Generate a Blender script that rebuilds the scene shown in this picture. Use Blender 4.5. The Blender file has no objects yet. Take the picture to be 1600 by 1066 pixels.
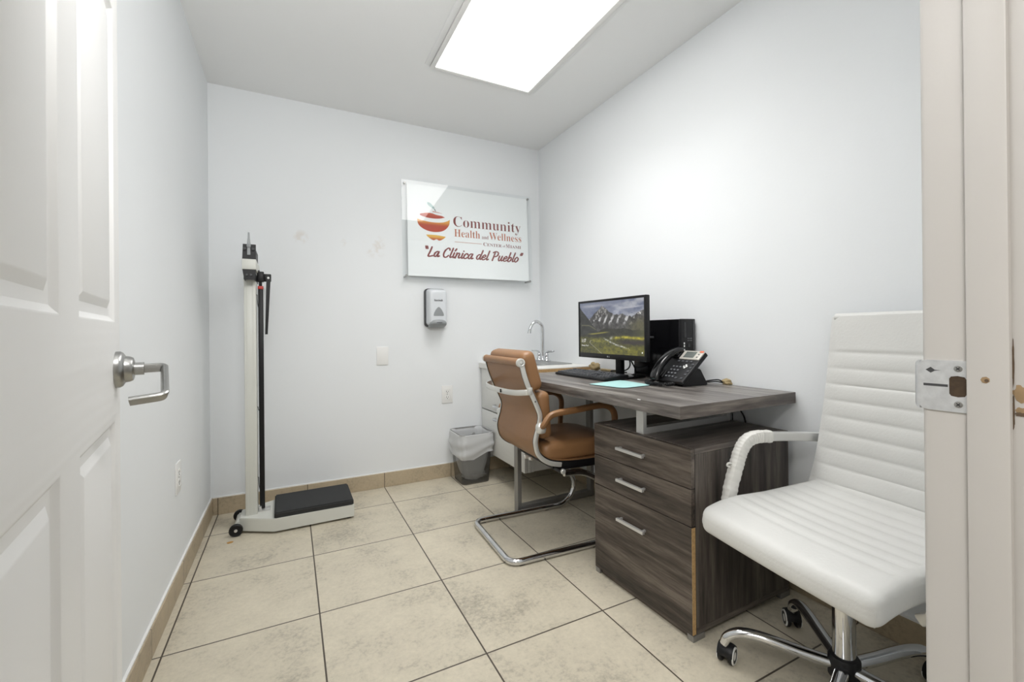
import bpy, bmesh, math, random
import numpy as np
from mathutils import Vector, Matrix, noise

SC = bpy.context.scene
COL = SC.collection
R = math.radians
random.seed(7)

# ------------------------------------------------------------------ camera, world, exposure
cam_data = bpy.data.cameras.new('camera')
cam = bpy.data.objects.new('camera', cam_data)
COL.objects.link(cam)
YAW, PITCH, ROLL = 0.4651, 0.0018, -0.0095
fw = Vector((math.sin(YAW) * math.cos(PITCH), math.cos(YAW) * math.cos(PITCH), math.sin(PITCH)))
rt0 = Vector((math.cos(YAW), -math.sin(YAW), 0))
up0 = rt0.cross(fw)
rt = rt0 * math.cos(ROLL) + up0 * math.sin(ROLL)
up = -rt0 * math.sin(ROLL) + up0 * math.cos(ROLL)
M = Matrix((rt, up, -fw)).transposed().to_4x4()
M.translation = Vector((0, 0, 1.012))
cam.matrix_world = M
cam_data.sensor_width = 36.0
cam_data.lens = 680.2 / 1600 * 36
cam_data.shift_x = (800 - 794.6) / 1600
cam_data.shift_y = (517.2 - 533) / 1600
cam_data.clip_start = 0.01
cam_data.clip_end = 60
SC.camera = cam

wd = bpy.data.worlds.new('world')
SC.world = wd
wd.use_nodes = True
wd.node_tree.nodes['Background'].inputs[0].default_value = (0.9, 0.95, 1.0, 1)
wd.node_tree.nodes['Background'].inputs[1].default_value = 0.02

SC.view_settings.view_transform = 'Standard'
SC.view_settings.look = 'None'
SC.view_settings.exposure = 0.0
SC.view_settings.gamma = 1.0
SC.view_settings.use_curve_mapping = False
LIGHT_ROOM = 10.0          # watts of the tubes in the ceiling troffer
LENS = 3.2                 # radiance of the lens itself
TUBE_SPREAD = 120          # cut-off of the prismatic lens, degrees
LIGHT_FILL = 14.5  # watts of the added fill lamp by the door
FILL_YAW = 20
FILL_TILT = 75
LIGHT_HALL = 38.0          # watts of the corridor ceiling lamp

hall = bpy.data.lights.new('corridor_lamp', 'AREA')
hall.shape = 'RECTANGLE'
hall.size, hall.size_y = 1.2, 0.5
hall.energy = LIGHT_HALL
hall.color = (1.0, 0.985, 0.97)
ho = bpy.data.objects.new('corridor_lamp', hall)
ho.location = (-0.75, -0.75, 2.41)
COL.objects.link(ho)
# added fill lamp, unseen just inside the door, evens out the room light
fl_ = bpy.data.lights.new('fill_lamp', 'AREA')
fl_.shape = 'RECTANGLE'
fl_.size, fl_.size_y = 0.5, 0.3
fl_.spread = R(180)
fl_.energy = LIGHT_FILL
fl_.color = (1.0, 0.99, 0.98)
fo = bpy.data.objects.new('fill_lamp', fl_)
fo.location = (0.02, 0.40, 1.85)
fo.rotation_euler = (R(180 - FILL_TILT), 0, R(FILL_YAW))
COL.objects.link(fo)
# the troffer's tubes: light thrown down through the prismatic lens
tub = bpy.data.lights.new('troffer_tubes', 'AREA')
tub.shape = 'RECTANGLE'
tub.size, tub.size_y = 0.55, 1.19
tub.spread = R(TUBE_SPREAD)
tub.energy = LIGHT_ROOM
tub.color = (1.0, 0.985, 0.97)
to = bpy.data.objects.new('troffer_tubes', tub)
to.location = (0.976, 1.6165, 2.424 - 0.0085)
COL.objects.link(to)

# ------------------------------------------------------------------ helpers: colour, materials
def lin(c):
    return tuple(((v / 255) / 12.92 if v / 255 <= 0.04045 else ((v / 255 + 0.055) / 1.055) ** 2.4) for v in c)

def mat(name, rgb, rough=0.5, metal=0.0, var=0.0, vscale=8.0, bump=0.0, bscale=60.0, spec=0.5,
        coat=0.0, emit=None, stretch=(1, 1, 1)):
    m = bpy.data.materials.new(name)
    m.use_nodes = True
    nt = m.node_tree
    b = nt.nodes['Principled BSDF']
    c = lin(rgb) + (1,)
    b.inputs['Base Color'].default_value = c
    b.inputs['Roughness'].default_value = rough
    b.inputs['Metallic'].default_value = metal
    b.inputs['Specular IOR Level'].default_value = spec
    b.inputs['Coat Weight'].default_value = coat
    b.inputs['Coat Roughness'].default_value = 0.1
    tc = nt.nodes.new('ShaderNodeTexCoord')
    mp = nt.nodes.new('ShaderNodeMapping')
    mp.inputs['Scale'].default_value = stretch
    nt.links.new(tc.outputs['Object'], mp.inputs[0])
    if var:
        n = nt.nodes.new('ShaderNodeTexNoise')
        n.inputs['Scale'].default_value = vscale
        n.inputs['Detail'].default_value = 4
        nt.links.new(mp.outputs[0], n.inputs['Vector'])
        mr = nt.nodes.new('ShaderNodeMapRange')
        mr.inputs[1].default_value = 0.25
        mr.inputs[2].default_value = 0.75
        mr.inputs[3].default_value = 1 - var
        mr.inputs[4].default_value = 1 + var
        nt.links.new(n.outputs[0], mr.inputs[0])
        mx = nt.nodes.new('ShaderNodeVectorMath')
        mx.operation = 'SCALE'
        mx.inputs[0].default_value = c[:3]
        nt.links.new(mr.outputs[0], mx.inputs['Scale'])
        nt.links.new(mx.outputs[0], b.inputs['Base Color'])
    if bump:
        n2 = nt.nodes.new('ShaderNodeTexNoise')
        n2.inputs['Scale'].default_value = bscale
        n2.inputs['Detail'].default_value = 3
        nt.links.new(mp.outputs[0], n2.inputs['Vector'])
        bp = nt.nodes.new('ShaderNodeBump')
        bp.inputs['Strength'].default_value = bump
        bp.inputs['Distance'].default_value = 0.004
        nt.links.new(n2.outputs[0], bp.inputs['Height'])
        nt.links.new(bp.outputs[0], b.inputs['Normal'])
    if emit:
        b.inputs['Emission Color'].default_value = c
        b.inputs['Emission Strength'].default_value = emit
    return m

def wood(name, axis, dark, mid, light, rough=0.45):
    """weathered grey oak laminate, grain along one object axis"""
    m = bpy.data.materials.new(name)
    m.use_nodes = True
    nt = m.node_tree
    N, L = nt.nodes, nt.links
    b = N['Principled BSDF']
    tc = N.new('ShaderNodeTexCoord')
    mp = N.new('ShaderNodeMapping')
    s = [1, 1, 1]
    s['xyz'.index(axis)] = 0.07
    mp.inputs['Scale'].default_value = s
    L.new(tc.outputs['Object'], mp.inputs[0])
    n0 = N.new('ShaderNodeTexNoise')            # broad cathedral figure
    n0.inputs['Scale'].default_value = 7
    n0.inputs['Detail'].default_value = 3
    n0.inputs['Distortion'].default_value = 0.9
    L.new(mp.outputs[0], n0.inputs['Vector'])
    mul = N.new('ShaderNodeMath'); mul.operation = 'MULTIPLY'; mul.inputs[1].default_value = 34
    L.new(n0.outputs[0], mul.inputs[0])
    sn = N.new('ShaderNodeMath'); sn.operation = 'SINE'
    L.new(mul.outputs[0], sn.inputs[0])
    n1 = N.new('ShaderNodeTexNoise')            # fine streaks
    n1.inputs['Scale'].default_value = 120
    n1.inputs['Detail'].default_value = 5
    n1.inputs['Roughness'].default_value = 0.65
    L.new(mp.outputs[0], n1.inputs['Vector'])
    n2 = N.new('ShaderNodeTexNoise')            # plank-wide tone
    n2.inputs['Scale'].default_value = 22
    n2.inputs['Detail'].default_value = 2
    L.new(mp.outputs[0], n2.inputs['Vector'])
    a = N.new('ShaderNodeMath'); a.operation = 'MULTIPLY_ADD'
    a.inputs[1].default_value = 0.11
    L.new(sn.outputs[0], a.inputs[0]); L.new(n1.outputs[0], a.inputs[2])
    a2 = N.new('ShaderNodeMath'); a2.operation = 'ADD'
    L.new(a.outputs[0], a2.inputs[0]); L.new(n2.outputs[0], a2.inputs[1])
    hf = N.new('ShaderNodeMath'); hf.operation = 'MULTIPLY'; hf.inputs[1].default_value = 0.5
    L.new(a2.outputs[0], hf.inputs[0])
    cr = N.new('ShaderNodeValToRGB')
    e = cr.color_ramp.elements
    e[0].position, e[0].color = 0.33, lin(dark) + (1,)
    e[1].position, e[1].color = 0.66, lin(light) + (1,)
    em = cr.color_ramp.elements.new(0.5); em.color = lin(mid) + (1,)
    L.new(hf.outputs[0], cr.inputs[0])
    L.new(cr.outputs[0], b.inputs['Base Color'])
    b.inputs['Roughness'].default_value = rough
    bp = N.new('ShaderNodeBump'); bp.inputs['Strength'].default_value = 0.15; bp.inputs['Distance'].default_value = 0.002
    L.new(n1.outputs[0], bp.inputs['Height']); L.new(bp.outputs[0], b.inputs['Normal'])
    return m

def tile_mat(name, x0, y0, T, base, grout, gw, axes=(0, 1)):
    """square ceramic tiles with grout lines on a regular grid, in object coordinates"""
    m = bpy.data.materials.new(name)
    m.use_nodes = True
    nt = m.node_tree
    N, L = nt.nodes, nt.links
    b = N['Principled BSDF']
    tc = N.new('ShaderNodeTexCoord')
    sp = N.new('ShaderNodeSeparateXYZ')
    L.new(tc.outputs['Object'], sp.inputs[0])
    def op(o, *ins):
        n = N.new('ShaderNodeMath'); n.operation = o
        for i, v in enumerate(ins):
            if hasattr(v, 'name') and hasattr(v, 'links'):
                L.new(v, n.inputs[i])
            else:
                n.inputs[i].default_value = v
        return n.outputs[0]
    masks, cells = [], []
    for k, o0 in zip(axes, (x0, y0)):
        if o0 is None:
            continue
        t = op('DIVIDE', op('SUBTRACT', sp.outputs[k], o0), T)
        fr = op('FRACT', t)
        d = op('MULTIPLY', op('MINIMUM', fr, op('SUBTRACT', 1.0, fr)), T)
        masks.append(op('LESS_THAN', d, gw / 2))
        cells.append(op('FLOOR', t))
    mask = masks[0] if len(masks) == 1 else op('MAXIMUM', *masks)
    cb = N.new('ShaderNodeCombineXYZ')
    for i, c in enumerate(cells):
        L.new(c, cb.inputs[i])
    wn = N.new('ShaderNodeTexWhiteNoise')
    L.new(cb.outputs[0], wn.inputs['Vector'])
    n1 = N.new('ShaderNodeTexNoise'); n1.inputs['Scale'].default_value = 5; n1.inputs['Detail'].default_value = 6
    n1.inputs['Roughness'].default_value = 0.7
    n2 = N.new('ShaderNodeTexNoise'); n2.inputs['Scale'].default_value = 70; n2.inputs['Detail'].default_value = 4
    n2.inputs['Roughness'].default_value = 0.7
    off = N.new('ShaderNodeVectorMath'); off.operation = 'MULTIPLY_ADD'
    L.new(wn.outputs[1], off.inputs[0]); off.inputs[1].default_value = (9, 9, 9); L.new(tc.outputs['Object'], off.inputs[2])
    L.new(off.outputs[0], n1.inputs['Vector']); L.new(off.outputs[0], n2.inputs['Vector'])
    tone = op('ADD', op('MULTIPLY', n1.outputs[0], 0.62), op('MULTIPLY', n2.outputs[0], 0.38))
    tone = op('ADD', tone, op('MULTIPLY', op('SUBTRACT', wn.outputs[0], 0.5), 0.05))
    cr = N.new('ShaderNodeValToRGB')
    e = cr.color_ramp.elements
    e[0].position, e[0].color = 0.34, lin(tuple(v * 0.82 for v in base)) + (1,)
    e[1].position, e[1].color = 0.62, lin(tuple(min(255, v * 1.06) for v in base)) + (1,)
    em = cr.color_ramp.elements.new(0.47); em.color = lin(base) + (1,)
    L.new(tone, cr.inputs[0])
    mx = N.new('ShaderNodeMix'); mx.data_type = 'RGBA'
    L.new(mask, mx.inputs['Factor']); L.new(cr.outputs[0], mx.inputs[6]); mx.inputs[7].default_value = lin(grout) + (1,)
    L.new(mx.outputs[2], b.inputs['Base Color'])
    b.inputs['Roughness'].default_value = 0.42
    ht = op('SUBTRACT', op('MULTIPLY', n2.outputs[0], 0.12), mask)
    bp = N.new('ShaderNodeBump'); bp.inputs['Strength'].default_value = 0.35; bp.inputs['Distance'].default_value = 0.002
    L.new(ht, bp.inputs['Height']); L.new(bp.outputs[0], b.inputs['Normal'])
    return m

def clear_mat(name, tint, body=0.0, body_rgb=(255, 255, 255), rough=0.02, spec_ior=1.49, translucent=0.0):
    """thin see-through sheet: fresnel gloss over transparency, with an optional milky body"""
    m = bpy.data.materials.new(name)
    m.use_nodes = True
    nt = m.node_tree
    N, L = nt.nodes, nt.links
    N.clear()
    out = N.new('ShaderNodeOutputMaterial')
    tr = N.new('ShaderNodeBsdfTransparent'); tr.inputs[0].default_value = lin(tint) + (1,)
    gl = N.new('ShaderNodeBsdfGlossy'); gl.inputs['Roughness'].default_value = rough
    fr = N.new('ShaderNodeFresnel'); fr.inputs[0].default_value = spec_ior
    last = tr.outputs[0]
    if body:
        df = N.new('ShaderNodeBsdfDiffuse'); df.inputs[0].default_value = lin(body_rgb) + (1,)
        sh = df.outputs[0]
        if translucent:
            tl = N.new('ShaderNodeBsdfTranslucent'); tl.inputs[0].default_value = lin(body_rgb) + (1,)
            m1 = N.new('ShaderNodeMixShader'); m1.inputs[0].default_value = translucent
            L.new(sh, m1.inputs[1]); L.new(tl.outputs[0], m1.inputs[2]); sh = m1.outputs[0]
        m2 = N.new('ShaderNodeMixShader'); m2.inputs[0].default_value = body
        L.new(last, m2.inputs[1]); L.new(sh, m2.inputs[2]); last = m2.outputs[0]
    m3 = N.new('ShaderNodeMixShader')
    gm = N.new('ShaderNodeNewGeometry')          # gloss on the outer side only
    iv = N.new('ShaderNodeMath'); iv.operation = 'SUBTRACT'; iv.inputs[0].default_value = 1.0
    L.new(gm.outputs['Backfacing'], iv.inputs[1])
    fm = N.new('ShaderNodeMath'); fm.operation = 'MULTIPLY'
    L.new(fr.outputs[0], fm.inputs[0]); L.new(iv.outputs[0], fm.inputs[1])
    L.new(fm.outputs[0], m3.inputs[0]); L.new(last, m3.inputs[1]); L.new(gl.outputs[0], m3.inputs[2])
    L.new(m3.outputs[0], out.inputs[0])
    return m

# ------------------------------------------------------------------ helpers: geometry
def catmull(pts, n=8, closed=False):
    P = [Vector(p) for p in pts]
    out = []
    m = len(P)
    segs = m if closed else m - 1
    for i in range(segs):
        if closed:
            a, b, c, d = P[(i - 1) % m], P[i], P[(i + 1) % m], P[(i + 2) % m]
        else:
            a = P[i - 1] if i > 0 else P[i] * 2 - P[i + 1]
            b, c = P[i], P[i + 1]
            d = P[i + 2] if i + 2 < m else P[i + 1] * 2 - P[i]
        for k in range(n):
            t = k / n
            out.append(0.5 * ((2 * b) + (c - a) * t + (2 * a - 5 * b + 4 * c - d) * t * t + (3 * b - a - 3 * c + d) * t ** 3))
    if not closed:
        out.append(P[-1])
    return out

def round_path(pts, r, n=6, closed=False):
    """polyline with filleted corners"""
    P = [Vector(p) for p in pts]
    out = []
    m = len(P)
    for i in range(m):
        if not closed and i in (0, m - 1):
            out.append(P[i]); continue
        a, b, c = P[(i - 1) % m], P[i], P[(i + 1) % m]
        d1, d2 = (a - b), (c - b)
        rr = min(r, d1.length * 0.49, d2.length * 0.49)
        p1, p2 = b + d1.normalized() * rr, b + d2.normalized() * rr
        for k in range(n + 1):
            t = k / n
            out.append(p1 * (1 - t) ** 2 + b * 2 * t * (1 - t) + p2 * t * t)
    return out

class MB:
    def __init__(self):
        self.bm = bmesh.new()
    def add(self, verts, faces):
        vs = [self.bm.verts.new(v) for v in verts]
        for f in faces:
            try:
                self.bm.faces.new([vs[i] for i in f])
            except ValueError:
                pass
        return self
    def merge(self, other, mtx=None):
        me = bpy.data.meshes.new('tmp')
        other.bm.to_mesh(me)
        if mtx is not None:
            me.transform(mtx)
        self.bm.from_mesh(me)
        bpy.data.meshes.remove(me)
        return self
    def box(self, x0, y0, z0, x1, y1, z1, bevel=0.0, seg=2, mtx=None):
        t = bmesh.new()
        bmesh.ops.create_cube(t, size=1.0)
        for v in t.verts:
            v.co = Vector(((x0 + x1) / 2 + v.co.x * (x1 - x0), (y0 + y1) / 2 + v.co.y * (y1 - y0), (z0 + z1) / 2 + v.co.z * (z1 - z0)))
        if bevel:
            bmesh.ops.bevel(t, geom=list(t.edges), offset=bevel, segments=seg, affect='EDGES', profile=0.5)
        me = bpy.data.meshes.new('tmp')
        t.to_mesh(me); t.free()
        if mtx is not None:
            me.transform(mtx)
        self.bm.from_mesh(me)
        bpy.data.meshes.remove(me)
        return self
    def cushion(self, w, d, h, p=4.0, n=22, mtx=None, warp=None):
        """soft rounded slab centred on the origin"""
        t = bmesh.new()
        bmesh.ops.create_cube(t, size=2.0)
        bmesh.ops.subdivide_edges(t, edges=list(t.edges), cuts=n, use_grid_fill=True)
        for v in t.verts:
            x, y, z = v.co
            L = (abs(x) ** p + abs(y) ** p + abs(z) ** p) ** (1 / p)
            m = max(abs(x), abs(y), abs(z))
            q = Vector((x, y, z)) * (m / L if L else 1)
            # keep flat centre, round the borders by a radius tied to the height
            rr = h * 0.5
            X, Y, Z = x * w / 2, y * d / 2, z * h / 2
            cx = max(-w / 2 + rr, min(w / 2 - rr, X)); cy = max(-d / 2 + rr, min(d / 2 - rr, Y))
            e = Vector((X - cx, Y - cy, Z))
            nn = ((abs(e.x) / rr) ** p + (abs(e.y) / rr) ** p + (abs(e.z) / rr) ** p) ** (1 / p)
            mm = max(abs(e.x), abs(e.y), abs(e.z)) / rr
            if nn > 1e-6:
                e = e * (mm / nn)
            v.co = Vector((cx + e.x, cy + e.y, e.z))
            if warp:
                v.co = warp(v.co)
        me = bpy.data.meshes.new('tmp')
        t.to_mesh(me); t.free()
        if mtx is not None:
            me.transform(mtx)
        self.bm.from_mesh(me)
        bpy.data.meshes.remove(me)
        return self
    def sweep(self, path, prof, up=(0, 0, 1), closed=False, caps=True, scale=None, roll0=None):
        P = [Vector(p) for p in path]
        m, k = len(P), len(prof)
        T = []
        for i in range(m):
            if closed:
                t = P[(i + 1) % m] - P[(i - 1) % m]
            else:
                t = P[min(i + 1, m - 1)] - P[max(i - 1, 0)]
            T.append(t.normalized())
        upv = Vector(up)
        s = T[0].cross(upv)
        if s.length < 1e-3:
            s = T[0].cross(Vector((1, 0, 0)) if abs(T[0].x) < 0.9 else Vector((0, 1, 0)))
        s.normalize()
        rings = []
        for i in range(m):
            if i:
                ax = T[i - 1].cross(T[i])
                if ax.length > 1e-8:
                    ang = T[i - 1].angle(T[i])
                    s = Matrix.Rotation(ang, 3, ax.normalized()) @ s
                s = (s - T[i] * s.dot(T[i])).normalized()
            n = s.cross(T[i])
            sc = scale[i] if scale else 1.0
            rings.append([self.bm.verts.new(P[i] + (s * a + n * b) * sc) for a, b in prof])
        for i in range(m if closed else m - 1):
            A, B = rings[i], rings[(i + 1) % m]
            for j in range(k):
                try:
                    self.bm.faces.new((A[j], A[(j + 1) % k], B[(j + 1) % k], B[j]))
                except ValueError:
                    pass
        if caps and not closed:
            self.bm.faces.new(list(reversed(rings[0])))
            self.bm.faces.new(rings[-1])
        return self
    def tube(self, path, r, n=12, closed=False, scale=None):
        return self.sweep(path, [(r * math.cos(2 * math.pi * i / n), r * math.sin(2 * math.pi * i / n)) for i in range(n)], closed=closed, scale=scale)
    def bar(self, path, w, h, up=(0, 0, 1), c=0.25, closed=False, scale=None):
        """flat bar: w across, h along 'up', corners rounded by c of the smaller side"""
        q = min(w, h) * c
        a, b = w / 2, h / 2
        prof = []
        for cx, cy, st in ((a - q, b - q, 0), (-a + q, b - q, 90), (-a + q, -b + q, 180), (a - q, -b + q, 270)):
            for t in (0, 45, 90):
                prof.append((cx + q * math.cos(R(st + t)), cy + q * math.sin(R(st + t))))
        return self.sweep(path, prof, up=up, closed=closed, scale=scale)
    def lathe(self, prof, n=24, mtx=None):
        """profile (r, z) turned about z"""
        mtx = mtx or Matrix()
        rings = []
        for r, z in prof:
            if r < 1e-6:
                rings.append([self.bm.verts.new(mtx @ Vector((0, 0, z)))])
            else:
                rings.append([self.bm.verts.new(mtx @ Vector((r * math.cos(2 * math.pi * i / n), r * math.sin(2 * math.pi * i / n), z))) for i in range(n)])
        for A, B in zip(rings, rings[1:]):
            for i in range(n):
                j = (i + 1) % n
                f = [A[i % len(A)], A[j % len(A)], B[j % len(B)], B[i % len(B)]]
                g = []
                for v in f:
                    if v not in g:
                        g.append(v)
                if len(g) > 2:
                    try:
                        self.bm.faces.new(g)
                    except ValueError:
                        pass
        for A, rev in ((rings[0], True), (rings[-1], False)):
            if len(A) > 2:
                self.bm.faces.new(list(reversed(A)) if rev else A)
        return self
    def prism(self, poly, z0, z1, mtx=None):
        mtx = mtx or Matrix()
        lo = [self.bm.verts.new(mtx @ Vector((x, y, z0))) for x, y in poly]
        hi = [self.bm.verts.new(mtx @ Vector((x, y, z1))) for x, y in poly]
        n = len(poly)
        for i in range(n):
            self.bm.faces.new((lo[i], lo[(i + 1) % n], hi[(i + 1) % n], hi[i]))
        self.bm.faces.new(list(reversed(lo)))
        self.bm.faces.new(hi)
        return self
    def grid(self, f, nu, nv, closed_u=False):
        V = [[self.bm.verts.new(f(i / (nu if closed_u else nu - 1), j / (nv - 1))) for j in range(nv)] for i in range(nu)]
        for i in range(nu if closed_u else nu - 1):
            for j in range(nv - 1):
                self.bm.faces.new((V[i][j], V[(i + 1) % nu][j], V[(i + 1) % nu][j + 1], V[i][j + 1]))
        return self
    def text(self, body, mtx, size=1.0, extrude=0.0, width=None, height=None, thin=0.0, align='LEFT'):
        c = bpy.data.curves.new('t', 'FONT')
        c.body = body; c.size = 1.0; c.extrude = 0; c.offset = thin; c.align_x = align; c.resolution_u = 5
        o = bpy.data.objects.new('t', c)
        COL.objects.link(o)
        dg = bpy.context.evaluated_depsgraph_get()
        me = bpy.data.meshes.new_from_object(o.evaluated_get(dg))
        co = np.array([v.co[:] for v in me.vertices]) if len(me.vertices) else np.zeros((1, 3))
        lo, hi = co.min(0), co.max(0)
        sx = width / (hi[0] - lo[0]) if width else size
        sy = height / (hi[1] - lo[1]) if height else (sx if width else size)
        ox = lo[0] if align == 'LEFT' else (lo[0] + hi[0]) / 2
        me.transform(Matrix.Diagonal((sx, sy, 1, 1)) @ Matrix.Translation((-ox, 0, 0)))
        if extrude:
            for v in me.vertices:
                v.co.z = extrude
        me.transform(mtx)
        self.bm.from_mesh(me)
        bpy.data.objects.remove(o); bpy.data.curves.remove(c); bpy.data.meshes.remove(me)
        return self

ROOT = {}       # world matrix of every thing / part

def finish(mb, name, material, smooth=True, angle=35):
    bm = mb.bm
    bmesh.ops.recalc_face_normals(bm, faces=list(bm.faces))
    me = bpy.data.meshes.new(name)
    bm.to_mesh(me); bm.free()
    if smooth:
        me.polygons.foreach_set('use_smooth', [True] * len(me.polygons))
        me.set_sharp_from_angle(angle=R(angle))
    me.materials.append(material)
    return me

def tag(o, label=None, cat=None, group=None, kind=None):
    for k, v in (('label', label), ('category', cat), ('group', group), ('kind', kind)):
        if v:
            o[k] = v
    return o

def thing(name, label, cat, loc=(0, 0, 0), rotz=0.0, group=None, rot=None):
    o = bpy.data.objects.new(name, None)
    o.empty_display_size = 0.05
    COL.objects.link(o)
    o.location = loc
    o.rotation_euler = rot if rot else (0, 0, rotz)
    ROOT[o.name] = Matrix.Translation(Vector(loc)) @ o.rotation_euler.to_matrix().to_4x4()
    return tag(o, label, cat, group)

def part(name, mb, material, parent, local=False, label=None, smooth=True, angle=35):
    """mesh under its thing (or part); coordinates are world ones unless local"""
    me = finish(mb, name, material, smooth, angle)
    Mr = ROOT[parent.name]
    if local == 'w':           # drawn about the thing's own place, before its tilt
        me.transform(Matrix.Translation(-Mr.translation))
    elif not local:
        me.transform(Mr.inverted())
    o = bpy.data.objects.new(name, me)
    COL.objects.link(o)
    o.parent = parent
    ROOT[o.name] = Mr
    if label:
        o['label'] = label
    return o

def solo(name, mb, material, label=None, cat=None, kind=None, group=None, smooth=True, origin=None, angle=35):
    me = finish(mb, name, material, smooth, angle)
    o = bpy.data.objects.new(name, me)
    if origin is not None:
        me.transform(Matrix.Translation(-Vector(origin)))
        o.location = origin
    COL.objects.link(o)
    ROOT[o.name] = Matrix.Translation(Vector(origin)) if origin is not None else Matrix()
    return tag(o, label, cat, group, kind)

def struct(name, mb, material, smooth=False):
    return solo(name, mb, material, kind='structure', smooth=smooth)

def AX(o, ex, ey, ez):
    """matrix with the given origin and axes"""
    m = Matrix((Vector(ex), Vector(ey), Vector(ez))).transposed().to_4x4()
    m.translation = Vector(o)
    return m

# ------------------------------------------------------------------ materials
M_WALL = mat('wall_paint', (234, 237, 239), 0.62, var=0.012, vscale=1.5, bump=0.06, bscale=90, spec=0.3)
M_CEIL = mat('ceiling_paint', (238, 239, 239), 0.8, var=0.01, vscale=1.2, bump=0.05, bscale=70, spec=0.2)
M_WALLB = mat('wall_paint_back', (234, 237, 239), 0.62, spec=0.3)
def smudges():
    """faint brownish rub marks left on the back wall"""
    nt = M_WALLB.node_tree; N, L = nt.nodes, nt.links
    b = N['Principled BSDF']
    tc = N.new('ShaderNodeTexCoord')
    nz = N.new('ShaderNodeTexNoise'); nz.inputs['Scale'].default_value = 22; nz.inputs['Detail'].default_value = 5
    L.new(tc.outputs['Object'], nz.inputs['Vector'])
    tot = None
    for c, r in (((0.50, 2.928, 1.575), 0.085), ((0.06, 2.928, 1.600), 0.050), ((0.30, 2.928, 1.585), 0.030)):
        d = N.new('ShaderNodeVectorMath'); d.operation = 'DISTANCE'; d.inputs[1].default_value = c
        L.new(tc.outputs['Object'], d.inputs[0])
        mr = N.new('ShaderNodeMapRange'); mr.inputs[1].default_value = r; mr.inputs[2].default_value = r * 0.4
        L.new(d.outputs['Value'], mr.inputs[0])
        if tot is None:
            tot = mr.outputs[0]
        else:
            mx = N.new('ShaderNodeMath'); mx.operation = 'MAXIMUM'
            L.new(tot, mx.inputs[0]); L.new(mr.outputs[0], mx.inputs[1]); tot = mx.outputs[0]
    th = N.new('ShaderNodeMapRange'); th.inputs[1].default_value = 0.48; th.inputs[2].default_value = 0.62; th.inputs[4].default_value = 0.30
    L.new(nz.outputs[0], th.inputs[0])
    ml = N.new('ShaderNodeMath'); ml.operation = 'MULTIPLY'
    L.new(tot, ml.inputs[0]); L.new(th.outputs[0], ml.inputs[1])
    mc = N.new('ShaderNodeMix'); mc.data_type = 'RGBA'
    L.new(ml.outputs[0], mc.inputs['Factor'])
    mc.inputs[6].default_value = lin((234, 237, 239)) + (1,); mc.inputs[7].default_value = lin((206, 190, 172)) + (1,)
    L.new(mc.outputs[2], b.inputs['Base Color'])
smudges()
M_DOOR = mat('door_paint', (238, 238, 237), 0.42, bump=0.05, bscale=50, spec=0.4)
M_JAMB = mat('jamb_paint', (194, 191, 187), 0.42, var=0.015, vscale=5, bump=0.08, bscale=25)
M_HALL = mat('corridor_paint', (206, 204, 200), 0.6)
M_CAULK = mat('white_caulk', (236, 236, 234), 0.5)
M_CHROME = mat('chrome', (215, 216, 218), 0.07, 1.0)
M_STEEL = mat('brushed_steel', (168, 168, 166), 0.32, 1.0, bump=0.05, bscale=200)
M_ALU = mat('satin_aluminium', (216, 216, 214), 0.34, 0.65)
M_ALUW = mat('pale_cast_aluminium', (222, 222, 218), 0.33, 0.55, spec=0.6)
M_FRAMEGREY = mat('grey_painted_steel', (150, 149, 147), 0.38, 0.6)
M_BLACK = mat('black_plastic', (23, 23, 25), 0.42, bump=0.04, bscale=300, spec=0.32)
M_BLACKG = mat('glossy_black_plastic', (14, 14, 16), 0.16)
M_RUBBER = mat('black_rubber', (40, 41, 42), 0.75, var=0.08, vscale=30, bump=0.15, bscale=400)
M_DKGREY = mat('dark_grey_plastic', (66, 67, 69), 0.45)
M_GREYP = mat('grey_plastic', (146, 150, 152), 0.4)
M_SOAP = mat('pale_grey_plastic', (214, 218, 222), 0.28)
M_WHITEP = mat('white_plastic', (236, 236, 234), 0.35)
M_ENAMEL = mat('off_white_enamel', (214, 215, 208), 0.4, bump=0.05, bscale=220)
M_WHITELAM = mat('white_laminate', (226, 226, 222), 0.4, var=0.02, vscale=60, stretch=(1, 0.1, 1))
M_COUNTER = mat('white_counter', (226, 225, 220), 0.35)
M_CHIP = mat('raw_chipboard', (186, 152, 104), 0.8, var=0.22, vscale=160, bump=0.4, bscale=260)
M_BROWN = mat('tan_leather', (143, 105, 70), 0.42, var=0.05, vscale=14, bump=0.12, bscale=180, spec=0.5)
M_WHITEL = mat('white_leather', (213, 213, 210), 0.45, var=0.012, vscale=16, bump=0.14, bscale=140)
M_SLEEVE = mat('wrinkled_white_vinyl', (222, 221, 216), 0.5, bump=0.5, bscale=70)
M_TEAL = mat('pale_teal_cloth', (166, 208, 206), 0.7, var=0.05, vscale=30)
M_BEIGE = mat('beige_foam', (168, 150, 112), 0.85, var=0.12, vscale=60, bump=0.5, bscale=120)
M_RED = mat('red_plastic', (190, 50, 40), 0.4)
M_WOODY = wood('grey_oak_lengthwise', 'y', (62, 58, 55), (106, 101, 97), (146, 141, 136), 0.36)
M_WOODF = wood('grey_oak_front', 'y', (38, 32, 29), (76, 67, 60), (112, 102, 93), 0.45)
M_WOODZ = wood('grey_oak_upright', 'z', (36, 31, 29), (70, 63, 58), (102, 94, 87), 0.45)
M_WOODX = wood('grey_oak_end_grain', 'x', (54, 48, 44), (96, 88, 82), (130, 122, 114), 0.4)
M_ACRYL = clear_mat('clear_acrylic', (254, 255, 255), spec_ior=1.95)
M_SMOKE = clear_mat('smoky_clear_plastic', (226, 225, 223), body=0.12, body_rgb=(120, 119, 117))
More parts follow.
